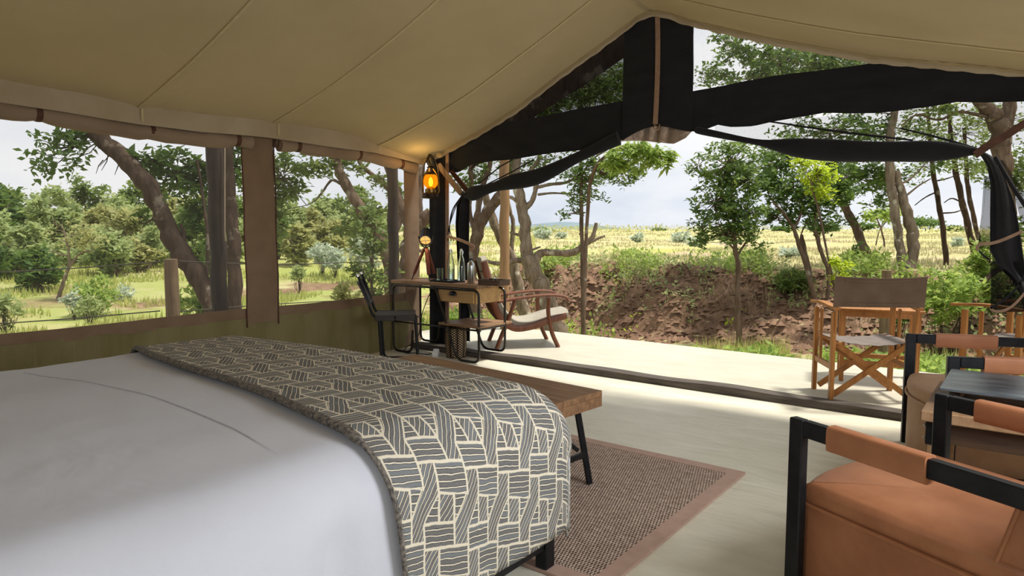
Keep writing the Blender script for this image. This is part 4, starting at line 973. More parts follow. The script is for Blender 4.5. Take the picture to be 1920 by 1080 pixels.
# ------------------------------------------------------------------ deck furniture
ZD = .045
def director(label, loc, rz):
    o = thing('folding_deck_chair', label, 'chair', loc, rz, None)
    W, D, AH = .565, .38, .665
    def pc(nm, m, *a, **k): b = MB(); b.bar(*a, **k); return b.build(nm, m, o)
    for sx in (-1, 1):
        x = sx * W / 2
        for y, nm in ((-D / 2, 'rear_leg'), (D / 2, 'front_leg')): pc(nm, 'teak', (x, y, 0), (x, y, AH - .01), .030, .042, up=(0, 1, 0))
        pc('side_slat', 'teak', (x, .07, .26), (x, .07, AH - .01), .018, .03, up=(0, 1, 0))
        pc('side_rail', 'teak_h', (x, -D / 2, .25), (x, D / 2, .25), .02, .045)
        b = MB()
        def armf(u, v):
            y = -D / 2 - .06 + .54 * u; wd = .055 * (.75 + .25 * math.sin(PI * min(1, u * 1.1 + .1)))
            return (x + (v - .5) * wd + sx * .012 * math.sin(PI * u), y, AH + .012 + .018 * math.sin(PI * u) ** 1.5)
        b.grid(armf, 14, 2, .020); b.build('armrest', 'teak_h', o)
        pc('seat_rail', 'teak_h', (sx * (W / 2 - .045), -D / 2 - .02, .43), (sx * (W / 2 - .045), D / 2 + .04, .43), .03, .025)
        pc('back_post', 'teak', (sx * (W / 2 - .005), -D / 2 - .012, AH - .16), (sx * (W / 2 - .005), -D / 2 - .055, .90), .018, .030, up=(0, 1, 0))
    for y in (-D / 2 + .03, D / 2 - .03):
        for sx in (-1, 1): pc('cross_leg', 'teak', (sx * (W / 2 - .02), y + sx * .012, .04), (-sx * (W / 2 - .045), y + sx * .012, .415), .018, .042, up=(0, 0, 1))
        b = MB(); b.lathe([(.001, -.02), (.009, -.02), (.009, .02), (.001, .02)], 10, (0, y, .2275), Matrix.Rotation(PI / 2, 3, 'X')); b.build('pivot_bolt', 'steel', o)
    b = MB(); b.grid(lambda u, v: ((u - .5) * (W - .06), -D / 2 - .015 + (D + .05) * v, .447 - .03 * math.sin(PI * u) + .003 * math.sin(u * 31 + v * 7)), 16, 8, .004); b.build('seat_sling', 'seat_sling', o)
    b = MB(); b.grid(lambda u, v: ((u - .5) * (W + .055), -D / 2 - .058 - .022 * v - .012 * (1 - (2 * u - 1) ** 2) - .0, .70 + .222 * v - .012 * math.sin(PI * u) * v), 20, 8, .006); bs = b.build('back_sling', 'sling', o)
    for z_ in (.722, .895):
        b = MB(); b.grid(lambda u, v: ((u - .5) * (W - .08), -D / 2 - .0615 - .022 * ((z_ - .7) / .222) - .012 * (1 - (2 * u * .9 + .1 - 1) ** 2), z_ - .008 + .016 * v - .012 * math.sin(PI * u) * ((z_ - .7) / .222)), 16, 1, -.003); b.build('stitched_hem', 'sling', bs)
    return o
director('folding wooden deck chair with its brown canvas back turned to the tent, standing clear', (-1.0, 5.65, ZD), math.radians(31))
director('folding wooden deck chair half hidden behind the hanging black curtain', (-.10, 6.27, ZD), math.radians(62))
ft = thing('small_deck_table', 'low slatted wooden table just beyond the nearer folding deck chair', 'table', (-1.02, 6.36, ZD), math.radians(14))
for k in range(5):
    MB().box((0, -.18 + .09 * k, .60), (.62, .084, .02), b=.003).build('slat', 'teak_h', ft)
for sx in (-1, 1):
    for sy in (-1, 1): MB().bar((sx * .27, sy * .19, 0), (sx * .27, sy * .19, .59), .035, .035, up=(0, 1, 0)).build('leg', 'teak', ft)
    MB().bar((sx * .27, -.19, .14), (sx * .27, .19, .14), .02, .04).build('stretcher', 'teak_h', ft)
for sy in (-1, 1):
    MB().bar((-.27, sy * .19, .16), (.27, sy * .19, .16), .02, .04).build('stretcher', 'teak_h', ft)
    MB().bar((-.27, sy * .19, .565), (.27, sy * .19, .565), .02, .05).build('apron', 'teak_h', ft)
# reclining lounge chair
lg = thing('lounge_chair', 'reclined red-brown wooden lounge chair with beige cushion behind the desk', 'chair', (-4.41, 5.98, ZD), math.radians(-42))
LW = .53
for sx in (-1, 1):
    x = sx * LW / 2
    def sw(nm, pts, m='redwood', wd=.04, hs=.06):
        P = catmull(pts, 5); b = MB()
        for_ = [(hs / 2, wd / 2)] * len(P); b.tube([(x, p[0], p[1]) for p in P], for_, 10, up=(0, 0, 1)); return b.build(nm, m, lg)
    sw('front_leg', [(.20, .535), (.20, .36), (.24, .16), (.31, .0)], hs=.062, wd=.045)
    sw('rear_leg', [(-.16, .52), (-.22, .34), (-.30, .15), (-.36, .0)], hs=.062, wd=.045)
    sw('armrest', [(-.34, .50), (-.10, .535), (.18, .56), (.36, .545), (.41, .50)], wd=.075, hs=.036)
    sw('seat_rail', [(.40, .335), (.20, .285), (0, .225), (-.18, .22), (-.32, .34), (-.40, .54), (-.49, .92)], hs=.07, wd=.03)
for y_, z_ in ((.37, .33), (.0, .24), (-.2, .26), (-.355, .45), (-.46, .78)):
    b = MB(); b.bar((-LW / 2, y_, z_), (LW / 2, y_, z_), .02, .03); b.build('cross_slat', 'redwood', lg)
cush = catmull([(.43, .365), (.22, .33), (.02, .275), (-.14, .285), (-.25, .385), (-.35, .585), (-.455, .94)], 5)
def cf(u, v):
    i = u * (len(cush) - 1); a = cush[int(min(i, len(cush) - 2))]; c = cush[int(min(i, len(cush) - 2)) + 1]; q = a + (c - a) * (i - int(min(i, len(cush) - 2)))
    return ((v - .5) * (LW - .06), q[0] + .02 * (1 - (2 * v - 1) ** 2) * .5, q[1] + .03 * (1 - (2 * v - 1) ** 4))
b = MB(); b.grid(cf, 36, 10, .055); b.build('cushion', 'cushion', lg, ang=60)

# ------------------------------------------------------------------ plants
def leaves(Cn, L, Wf=.45, up=.25, droop=.2, jit=.35):
    """one folded leaf (two triangles sharing its midrib) per centre"""
    n = len(Cn); a = rng.random(n) * 2 * PI; el = rng.normal(up, .45, n)
    d = np.stack([np.cos(a) * np.cos(el), np.sin(a) * np.cos(el), np.sin(el) - droop], 1); d /= np.linalg.norm(d, axis=1)[:, None]
    q = rng.normal(0, 1, (n, 3)) + np.array([0, 0, 1.2]); nn = q - d * (q * d).sum(1)[:, None]; nn /= np.linalg.norm(nn, axis=1)[:, None] + 1e-9
    s_ = np.cross(d, nn); l = (L * (1 + jit * rng.normal(0, 1, n)).clip(.45, 1.8))[:, None]; w_ = l * Wf / 2
    m_ = Cn + d * l * .45
    V = np.stack([Cn, m_ + s_ * w_ + nn * l * .08, Cn + d * l, m_ - s_ * w_ + nn * l * .08], 1).reshape(-1, 3)
    k = np.arange(n)[:, None] * 4; F = np.concatenate([k + [[0, 1, 2]], k + [[0, 2, 3]]], 0); return V, F
def clumps(c, r, n, k):
    """n points gathered round k twig ends inside an ellipsoid"""
    u = rng.normal(0, 1, (k, 3)); u /= np.linalg.norm(u, axis=1)[:, None]; rad = rng.random(k)[:, None] ** .42
    cc = np.array(c) + u * rad * np.array(r); i = rng.integers(0, k, n); sp = np.array(r).mean() * .9 / max(k, 1) ** .42
    return cc[i] + rng.normal(0, 1, (n, 3)) * sp * .55, cc
def branch(parent, pts, r0, r1, m, name='branch', n=9, k=5, wob=.25):
    P = catmull(pts, k); N = len(P); rr = [(r0 + (r1 - r0) * i / (N - 1)) * (1 + .10 * math.sin(i * 1.9 + r0 * 50)) for i in range(N)]
    P = [p + np.array([math.sin(i * 2.3), math.cos(i * 1.7), math.sin(i * 1.1)]) * r0 * wob * .3 for i, p in enumerate(P)]
    b = MB(); b.tube(P, rr, n); return b.build(name, m, parent, True, ang=70)
def twigs(parent, segs, r, m):
    V, F = [], []
    for a, c in segs:
        a, c = np.array(a), np.array(c); d = c - a; L = np.linalg.norm(d)
        if L < .02: continue
        d /= L; u = np.cross(d, [.3, .5, .8]); u /= np.linalg.norm(u) + 1e-9; w_ = np.cross(d, u); mid = (a + c) / 2 + rng.normal(0, .06, 3) * L; o = len(V)
        for p, s_ in ((a, 1.), (mid, .75), (c, .35)):
            for k in range(3): V.append(p + (u * math.cos(2.094 * k) + w_ * math.sin(2.094 * k)) * r * s_)
        for q in (0, 3):
            for k in range(3): F.append((o + q + k, o + q + (k + 1) % 3, o + q + 3 + (k + 1) % 3, o + q + 3 + k))
    if V: tag(npmesh('twigs', V, F, m, parent), kind='stuff')
def tree(label, d, trunks, blobs, leafm='leaf', L=.10, bark='bark', name='tree', cat='tree', Wf=.45, group=None, twigr=.008, root=True, conn=True, up=.25, droop=.25, ws=.8):
    """trunks: lists of (px, py, width_px[, extra depth]); the first carries the tree to the ground.
    blobs: (px, py, rx_px, ry_px, extra depth, leaves[, twig ends])"""
    base = None; W = []
    for tk in trunks:
        pts = [PD(q[0], q[1], d + (q[3] if len(q) > 3 else 0)) for q in tk]; rad = [q[2] / 2 * ws * d / FPX for q in tk]; W.append((pts, rad))
    p0 = W[0][0][0]; gz = g_(p0); base = (p0[0], p0[1], gz - .05)
    o = thing(name, label, cat, base, 0, group)
    if root and p0[2] > gz: W[0][0].insert(0, np.array([p0[0], p0[1], gz - .08])); W[0][1].insert(0, W[0][1][0] * 1.25)
    for i, (pts, rad) in enumerate(W):
        P = catmull([np.append(p, r) for p, r in zip(pts, rad)], 5); b = MB()
        Pp = [q[:3] + np.array([math.sin(j * 1.3 + i), math.cos(j * 1.9), 0]) * q[3] * .12 for j, q in enumerate(P)]
        b.tube(Pp, [max(.004, q[3]) * (1 + .09 * math.sin(j * 2.1 + i)) for j, q in enumerate(P)], 10); b.build('trunk' if i == 0 else 'branch', bark, o, True, ang=75)
    VV, FF, segs, off = [], [], [], 0; allp = np.concatenate([np.array(p) for p, r in W])
    for q in blobs:
        dd = d + q[4]; c = PD(q[0], q[1], dd); rx, rz = q[2] * dd / FPX, q[3] * dd / FPX
        nl = int(q[5] * 1.5); pts, cc = clumps(c, (rx, rx, rz), nl, q[6] if len(q) > 6 else max(4, q[5] // 16))
        v, f = leaves(pts, L * .84, Wf, up, droop); VV.append(v); FF.append(f + off); off += len(v)
        if conn:
            j = np.argmin(np.linalg.norm(allp - c, axis=1)); segs.append((allp[j], c))
            for e_ in cc[:60]: segs.append((c + (e_ - c) * .15, e_))
    if VV: tag(npmesh('crown', np.concatenate(VV), np.concatenate(FF), leafm, o), kind='stuff')
    if segs: twigs(o, segs, twigr, bark)
    return o

# 1 big leaning tree outside the left window
t1 = tree('thick leaning tree whose bent trunk rises leftwards outside the left-hand mesh window', 8.6,
     [[(424, 700, 60), (402, 585, 46), (372, 520, 46), (333, 465, 47), (305, 405, 40), (278, 350, 42), (232, 297, 40), (178, 250, 38), (120, 190, 34)],
      [(430, 690, 50), (440, 560, 34), (437, 450, 32), (428, 350, 32), (424, 262, 30), (424, 180, 30)],
      [(340, 470, 14), (345, 440, 10), (338, 420, 7)],
      [(300, 395, 8), (280, 415, 4), (262, 420, 2)],
      [(384, 545, 12, .2), (390, 460, 8, .3), (382, 380, 7, .4), (370, 300, 6, .5)]],
     [(330, 330, 60, 45, .6, 520), (390, 330, 45, 60, .9, 520), (370, 420, 40, 50, .7, 420), (290, 300, 40, 20, .2, 160), (440, 320, 40, 60, .9, 300), (300, 375, 14, 30, .1, 40), (395, 495, 28, 40, .5, 150),
      (120, 120, 170, 70, 0, 900), (380, 150, 190, 90, .4, 1200), (260, 405, 20, 14, .1, 30), (150, 262, 34, 12, 0, 70)], 'leaf_dark', .115, 'bark_dark')
# its leaf spray against the sky: leaves one by one
V1, F1 = leaves(np.zeros((6, 3)), .105, .5, 0, 0, .12)
lm = []
for k in range(6):
    me = bpy.data.meshes.new('leaf'); me.from_pydata([tuple(v) for v in V1[k * 4:k * 4 + 4]], [], [(0, 1, 2), (0, 2, 3)]); me.materials.append(M['leaf_dark']); lm.append(me)
tips = [(62, 288), (75, 262), (92, 275), (85, 302), (110, 258), (105, 290), (128, 272), (130, 300), (95, 318), (82, 325), (145, 262), (140, 305), (152, 285), (120, 250), (70, 310), (160, 270)]
sg = []
for px, py in tips:
    e0 = PD(px, py, 8.5 + rnd.uniform(-.15, .15)); sg.append((PD(190, 262, 8.6) if px > 120 else PD(140, 275, 8.55), e0))
    for k in range(18):
        o = bpy.data.objects.new('leaf', lm[rnd.randrange(6)]); C.objects.link(o); o.parent = t1
        o.location = Vector(e0) + Vector((rnd.gauss(0, .075), rnd.gauss(0, .075), rnd.gauss(0, .06))) - t1.location; o.rotation_euler = (rnd.gauss(0, .5), rnd.gauss(0, .5), rnd.uniform(0, 6.28))
twigs(t1, sg + [(PD(205, 275, 8.6), PD(190, 320, 8.6)), (PD(194, 300, 8.6), PD(180, 326, 8.6)), (PD(210, 285, 8.6), PD(186, 312, 8.6)), (PD(226, 300, 8.6), PD(215, 328, 8.6))], .009, 'bark_dark')
# 2 trees in the second window
tree('grey tree with crossing limbs between the canvas pillar and the pole behind the desk chair', 11.5,
     [[(740, 640, 40), (733, 520, 32), (722, 465, 30), (700, 425, 28), (672, 385, 26), (648, 345, 24), (632, 310, 22), (618, 262, 20)],
      [(640, 345, 8), (622, 338, 6), (606, 358, 5), (592, 375, 3), (575, 385, 2)], [(725, 470, 14), (752, 400, 16, .2), (735, 362, 14, .2), (708, 335, 11, .2), (680, 312, 9, .2), (660, 280, 8, .2)]],
     [(530, 330, 40, 60, .2, 620), (515, 400, 26, 60, .4, 350), (590, 320, 50, 18, .1, 230), (690, 400, 34, 40, .3, 260), (660, 430, 28, 24, .2, 130), (640, 300, 60, 22, .1, 180), (730, 355, 24, 24, .1, 70), (600, 200, 160, 60, 0, 700), (670, 318, 16, 12, .1, 26)], 'leaf', .13)
tree('forked grey tree just outside the tent corner behind the tripod lamp', 10.0,
     [[(752, 650, 62), (756, 560, 44), (762, 500, 36), (768, 452, 36), (786, 420, 34), (806, 400, 30)], [(760, 520, 34), (778, 440, 26), (783, 390, 22), (788, 330, 20), (790, 240, 18)],
      [(772, 462, 30), (764, 415, 26), (752, 385, 24), (736, 340, 20), (722, 290, 18)], [(745, 468, 10), (775, 470, 10), (792, 470, 7)]],
     [(760, 190, 120, 60, 0, 500), (700, 335, 30, 14, 0, 40)], 'leaf', .12)
tree('slim leafy sapling standing close outside the mesh behind the desk chair', 8.4,
     [[(696, 640, 8), (697, 560, 7), (697, 500, 6), (701, 450, 5), (704, 420, 3)], [(697, 495, 4), (688, 455, 3), (688, 425, 2)]],
     [(690, 420, 30, 24, 0, 170), (712, 450, 26, 30, 0, 120), (678, 470, 20, 20, 0, 60), (716, 515, 28, 20, 0, 90), (668, 508, 26, 10, 0, 60), (712, 545, 26, 22, 0, 80)], 'leaf', .10, name='sapling')
# 3 the big gnarled tree beyond the desk
tree('large gnarled pale-barked tree with spreading limbs beyond the writing desk', 10.6,
     [[(1058, 700, 90), (1046, 640, 74), (1034, 590, 62), (1016, 540, 54), (996, 500, 52), (986, 462, 38), (984, 420, 36), (976, 375, 34), (968, 330, 28), (972, 290, 22), (985, 255, 16)],
      [(1000, 520, 34), (1004, 488, 28), (1016, 474, 23), (1040, 474, 20), (1074, 474, 20), (1096, 458, 18), (1112, 442, 13), (1118, 418, 11)],
      [(1088, 464, 13), (1110, 452, 11), (1134, 442, 6)],
      [(982, 395, 20), (1000, 372, 15), (1008, 340, 14), (1030, 318, 12), (1060, 300, 8)],
      [(1006, 352, 10), (1030, 346, 10), (1062, 342, 9), (1083, 330, 6)], [(1008, 365, 8), (1040, 362, 6), (1085, 366, 4)],
      [(990, 490, 22), (968, 488, 16), (945, 494, 14), (920, 492, 11), (906, 485, 7)], [(994, 470, 8), (1010, 464, 6), (1013, 463, 5)],
      [(978, 385, 15), (962, 372, 11), (948, 368, 8), (935, 372, 6)], [(970, 345, 14), (992, 325, 12), (1008, 300, 10), (1020, 270, 8)], [(984, 440, 12), (972, 440, 9), (956, 436, 7)],
      [(1060, 470, 5), (1075, 468, 4)]],
     [(1010, 300, 60, 26, .2, 160), (960, 310, 60, 24, .3, 120), (1090, 330, 50, 30, 0, 190), (1000, 160, 180, 90, .3, 1300), (1110, 165, 90, 60, .2, 2600), (1040, 200, 60, 40, .2, 900)], 'leaf_glossy', .10, 'bark_pale', Wf=.34, ws=0.62)
tree('curved grey tree trunk rising left of the porch pole', 11.6,
     [[(900, 690, 60), (886, 560, 44), (884, 500, 34), (892, 450, 33), (908, 405, 32), (935, 370, 30), (952, 330, 26), (960, 280, 22)], [(884, 520, 16), (896, 450, 11), (904, 420, 10)],
      [(886, 500, 20), (890, 430, 17), (896, 395, 17), (905, 350, 16), (918, 310, 14), (925, 260, 12)], [(892, 440, 10), (880, 395, 14), (884, 340, 14), (880, 290, 12)]],
     [(890, 330, 28, 22, .2, 130), (870, 345, 30, 20, .2, 80), (930, 210, 110, 50, 0, 500)], 'leaf_glossy', .11, 'bark', ws=0.66)
tree('leaning mottled trunk behind the porch pole', 12.4,
     [[(1010, 660, 40), (976, 560, 32), (962, 490, 30), (940, 450, 26), (922, 405, 24), (912, 375, 20), (905, 330, 16)], [(958, 485, 14), (962, 420, 12), (955, 390, 10), (948, 340, 9)]], [(900, 250, 60, 30, 0, 200)], 'leaf_glossy', .11, 'bark_pale', ws=0.66)
# 4 straight sapling with overhanging crown
tree('straight slender tree with a crown of drooping leaves just right of the reclined lounge chair', 10.2,
     [[(1094, 690, 14), (1094, 640, 12), (1093, 560, 11), (1092, 480, 10), (1090, 400, 9), (1090, 330, 8), (1089, 290, 7)], [(1090, 345, 5), (1130, 325, 4), (1180, 300, 3)], [(1090, 330, 5), (1110, 300, 4), (1140, 280, 3)],
      [(1090, 395, 4), (1076, 400, 3), (1062, 402, 2)], [(1092, 440, 5), (1086, 439, 4)], [(1093, 480, 5), (1101, 478, 4)], [(1093, 520, 5), (1087, 522, 4)]],
     [(1120, 320, 40, 40, 0, 520), (1165, 320, 38, 26, 0, 420), (1080, 330, 26, 34, 0, 200), (1110, 365, 30, 18, 0, 170), (1072, 370, 20, 16, 0, 70), (1060, 402, 16, 6, 0, 34), (1082, 396, 12, 8, 0, 30), (1195, 330, 20, 10, 0, 60)], 'leaf_glossy', .085, 'bark', Wf=.34, name='slender_tree')
tree('overhanging branch tree with bright long leaves above the middle of the view', 9.0,
     [[(1330, 700, 10, 4), (1300, 350, 14, 4), (1260, 215, 16, 1), (1220, 262, 12), (1170, 290, 8), (1140, 310, 5)]] if 0 else [[(1560, 690, 26, 3.0), (1480, 380, 20, 3.0), (1330, 170, 18, 1.4), (1225, 235, 10), (1180, 275, 7)]],
     [(1190, 282, 44, 22, 0, 330), (1240, 288, 28, 22, 0, 220), (1150, 300, 36, 18, 0, 200), (1255, 305, 14, 16, 0, 60), (1170, 320, 50, 14, .1, 150)], 'leaf_bright', .135, 'bark', Wf=.34, droop=.7) if 0 else None
tree('pale thin-limbed tree with long bright drooping leaves hanging under the gathered canvas point', 9.3,
     [[(1091, 700, 12, .6), (1100, 430, 9, .6), (1110, 330, 9, .3), (1140, 290, 8), (1185, 272, 6), (1230, 280, 4)]],
     [(1190, 280, 42, 16, 0, 300), (1238, 290, 26, 20, 0, 210), (1150, 296, 36, 16, 0, 190), (1256, 302, 12, 14, 0, 50), (1175, 312, 46, 12, .1, 120)], 'leaf_bright', .125, 'bark', Wf=.32, droop=.7, name='slender_tree')
# 5..9 right-hand trees
tree('small round-crowned tree standing alone in the middle of the opening', 10.4,
     [[(1388, 700, 18), (1386, 645, 15), (1383, 560, 13), (1384, 500, 12), (1378, 462, 11), (1376, 410, 9), (1370, 340, 7)], [(1382, 480, 6), (1398, 455, 5), (1410, 430, 3)], [(1378, 470, 5), (1362, 448, 4), (1348, 420, 3)]],
     [(1365, 310, 55, 45, 0, 1150), (1340, 380, 48, 36, 0, 700), (1395, 400, 46, 40, 0, 800), (1360, 440, 50, 24, 0, 480), (1410, 452, 28, 18, 0, 150), (1315, 425, 22, 14, 0, 110), (1310, 310, 20, 30, .1, 130), (1400, 340, 40, 40, 0, 500), (1320, 452, 20, 12, 0, 70)], 'leaf_glossy', .088, 'bark', Wf=.42)
tree('twisting many-stemmed tree between the round-crowned tree and the leaning trunk', 11.0,
     [[(1560, 660, 26), (1544, 595, 24), (1528, 560, 15), (1512, 500, 13), (1495, 450, 12), (1488, 428, 10), (1470, 400, 8), (1450, 380, 6)],
      [(1548, 600, 16), (1553, 540, 10), (1552, 505, 11), (1538, 468, 12), (1533, 445, 11), (1526, 425, 10), (1534, 390, 8), (1536, 340, 6)], [(1488, 430, 8), (1500, 405, 7), (1505, 380, 5)], [(1526, 425, 6), (1514, 418, 5), (1502, 440, 4), (1500, 470, 4)],
      [(1520, 525, 18, .4), (1510, 480, 16, .4), (1503, 440, 9, .4)], [(1552, 510, 6), (1557, 505, 5)]],
     [(1440, 330, 50, 50, .3, 780), (1490, 360, 60, 46, .2, 950), (1540, 370, 56, 44, .2, 800), (1470, 290, 60, 30, .4, 520), (1455, 410, 44, 22, .2, 330), (1530, 420, 40, 18, .1, 210), (1580, 340, 30, 40, .2, 300)], 'leaf_dark', .095, 'bark', ws=0.66)
tree('yellow-green young tree glowing among darker crowns below the curtain loop', 10.3,
     [[(1573, 680, 8), (1572, 590, 6), (1540, 420, 5), (1520, 340, 4)]], [(1530, 325, 36, 40, 0, 430), (1500, 305, 18, 16, 0, 110), (1545, 355, 20, 22, 0, 110), (1572, 506, 20, 24, 0, 190)], 'leaf_lime', .085, 'bark', name='young_tree')
tree('bare leaning trunk with a leafy crown behind the nearer folding deck chair', 13.0,
     [[(1648, 540, 28), (1632, 495, 25), (1608, 435, 23), (1585, 390, 21), (1568, 368, 18), (1550, 350, 12), (1530, 330, 8)], [(1580, 380, 10), (1600, 360, 8), (1640, 340, 6)]],
     [(1600, 330, 60, 34, 0, 700), (1650, 330, 40, 36, 0, 420), (1640, 380, 30, 14, 0, 110), (1605, 460, 12, 20, -.5, 50), (1560, 300, 60, 30, 0, 450), (1690, 330, 30, 20, 0, 140), (1590, 410, 26, 10, 0, 60)], 'leaf_dark', .10, 'bark', ws=0.68)
tree('tall twin-trunked tree with lichen-spotted bark right of the leaning trunk', 12.2,
     [[(1704, 560, 46), (1700, 510, 42), (1690, 478, 25), (1684, 440, 23), (1676, 385, 24), (1668, 320, 24), (1668, 260, 22), (1676, 215, 20), (1690, 120, 18)], [(1704, 515, 32), (1712, 470, 30), (1710, 435, 30), (1700, 398, 27), (1690, 360, 22), (1680, 320, 16)],
      [(1672, 345, 7), (1700, 340, 6), (1725, 318, 4), (1740, 300, 3)], [(1690, 375, 6), (1720, 350, 5), (1745, 335, 3)]],
     [(1560, 250, 110, 34, .2, 950), (1680, 245, 60, 30, .3, 330), (1700, 120, 160, 60, 0, 900), (1620, 130, 90, 50, .3, 900), (1480, 110, 100, 42, .3, 2000), (1440, 145, 80, 26, .3, 600), (1335, 145, 40, 22, .4, 260), (1380, 85, 50, 30, .5, 420), (1570, 120, 60, 30, .3, 700), (1740, 310, 30, 14, 0, 90)], 'leaf_dark', .105, 'bark_pale', ws=.68)
for lab, tk, bl, dd in (('thin dark upright trunk in the dry grass left of the hanging curtain', [[(1776, 530, 13), (1774, 490, 12), (1768, 430, 11), (1758, 370, 11), (1748, 310, 10), (1742, 240, 8), (1738, 195, 7)], [(1756, 360, 4), (1735, 370, 3), (1715, 385, 2)], [(1760, 400, 4), (1790, 398, 3), (1806, 392, 2)], [(1752, 340, 4), (1775, 335, 3), (1795, 328, 2)]], [(1760, 312, 60, 14, 0, 130), (1740, 250, 50, 30, 0, 260)], 13.4),
                       ('mottled thin trunk leaning beside the curtain edge', [[(1836, 520, 18), (1826, 470, 15), (1814, 420, 14), (1800, 360, 13), (1790, 310, 12), (1782, 250, 10), (1780, 200, 8)], [(1804, 380, 4), (1785, 372, 3), (1770, 380, 2)]], [(1810, 310, 40, 16, 0, 190), (1800, 250, 50, 40, 0, 330)], 13.8),
                       ('dark slim trunk partly hidden by the hanging curtain', [[(1850, 540, 11), (1840, 470, 10), (1826, 410, 10), (1816, 360, 10), (1812, 320, 9), (1808, 240, 8)]], [(1830, 320, 24, 18, 0, 110), (1850, 230, 40, 30, 0, 200)], 14.6)):
    tree(lab, dd, tk, bl, 'leaf', .10, 'bark_dark', name='slim_tree')
tree('massive grey tree seen through the mesh at the upper right corner', 11.8,
     [[(1896, 700, 70), (1890, 520, 56), (1886, 400, 50), (1880, 320, 50), (1876, 250, 54), (1862, 215, 46), (1840, 195, 34), (1815, 170, 24)], [(1880, 270, 40), (1890, 215, 36), (1900, 150, 32)], [(1862, 222, 12), (1800, 210, 9), (1760, 225, 7), (1720, 215, 5), (1690, 235, 4)]],
     [(1900, 330, 60, 60, .4, 520), (1900, 450, 50, 50, .5, 420), (1880, 230, 70, 40, .3, 260), (1760, 205, 70, 14, 0, 260), (1880, 110, 160, 60, 0, 900), (1960, 300, 80, 120, 0, 700)], 'leaf', .10, 'bark', ws=0.62)
tree('small airy tree with a light green top far out between the trunks', 26,
     [[(1658, 455, 4), (1652, 430, 4), (1645, 412, 3), (1640, 400, 2)], [(1642, 460, 3), (1648, 435, 2), (1655, 418, 2)], [(1652, 428, 3), (1664, 412, 2)]],
     [(1660, 402, 26, 14, 0, 330), (1632, 404, 18, 8, 0, 130), (1680, 396, 12, 14, 0, 90)], 'leaf_bright', .17, 'bark')
tree('bent dark branchy shrub with a leaning stem at the right edge below the curtain', 9.4,
     [[(1812, 600, 22), (1822, 555, 15), (1846, 525, 13), (1870, 508, 11), (1900, 490, 9)]], [(1860, 480, 36, 34, .2, 420), (1845, 530, 30, 30, .2, 330), (1900, 540, 40, 60, .3, 500), (1830, 500, 24, 26, .2, 180)], 'leaf_bright', .09, 'bark_dark', name='shrub', cat='shrub')

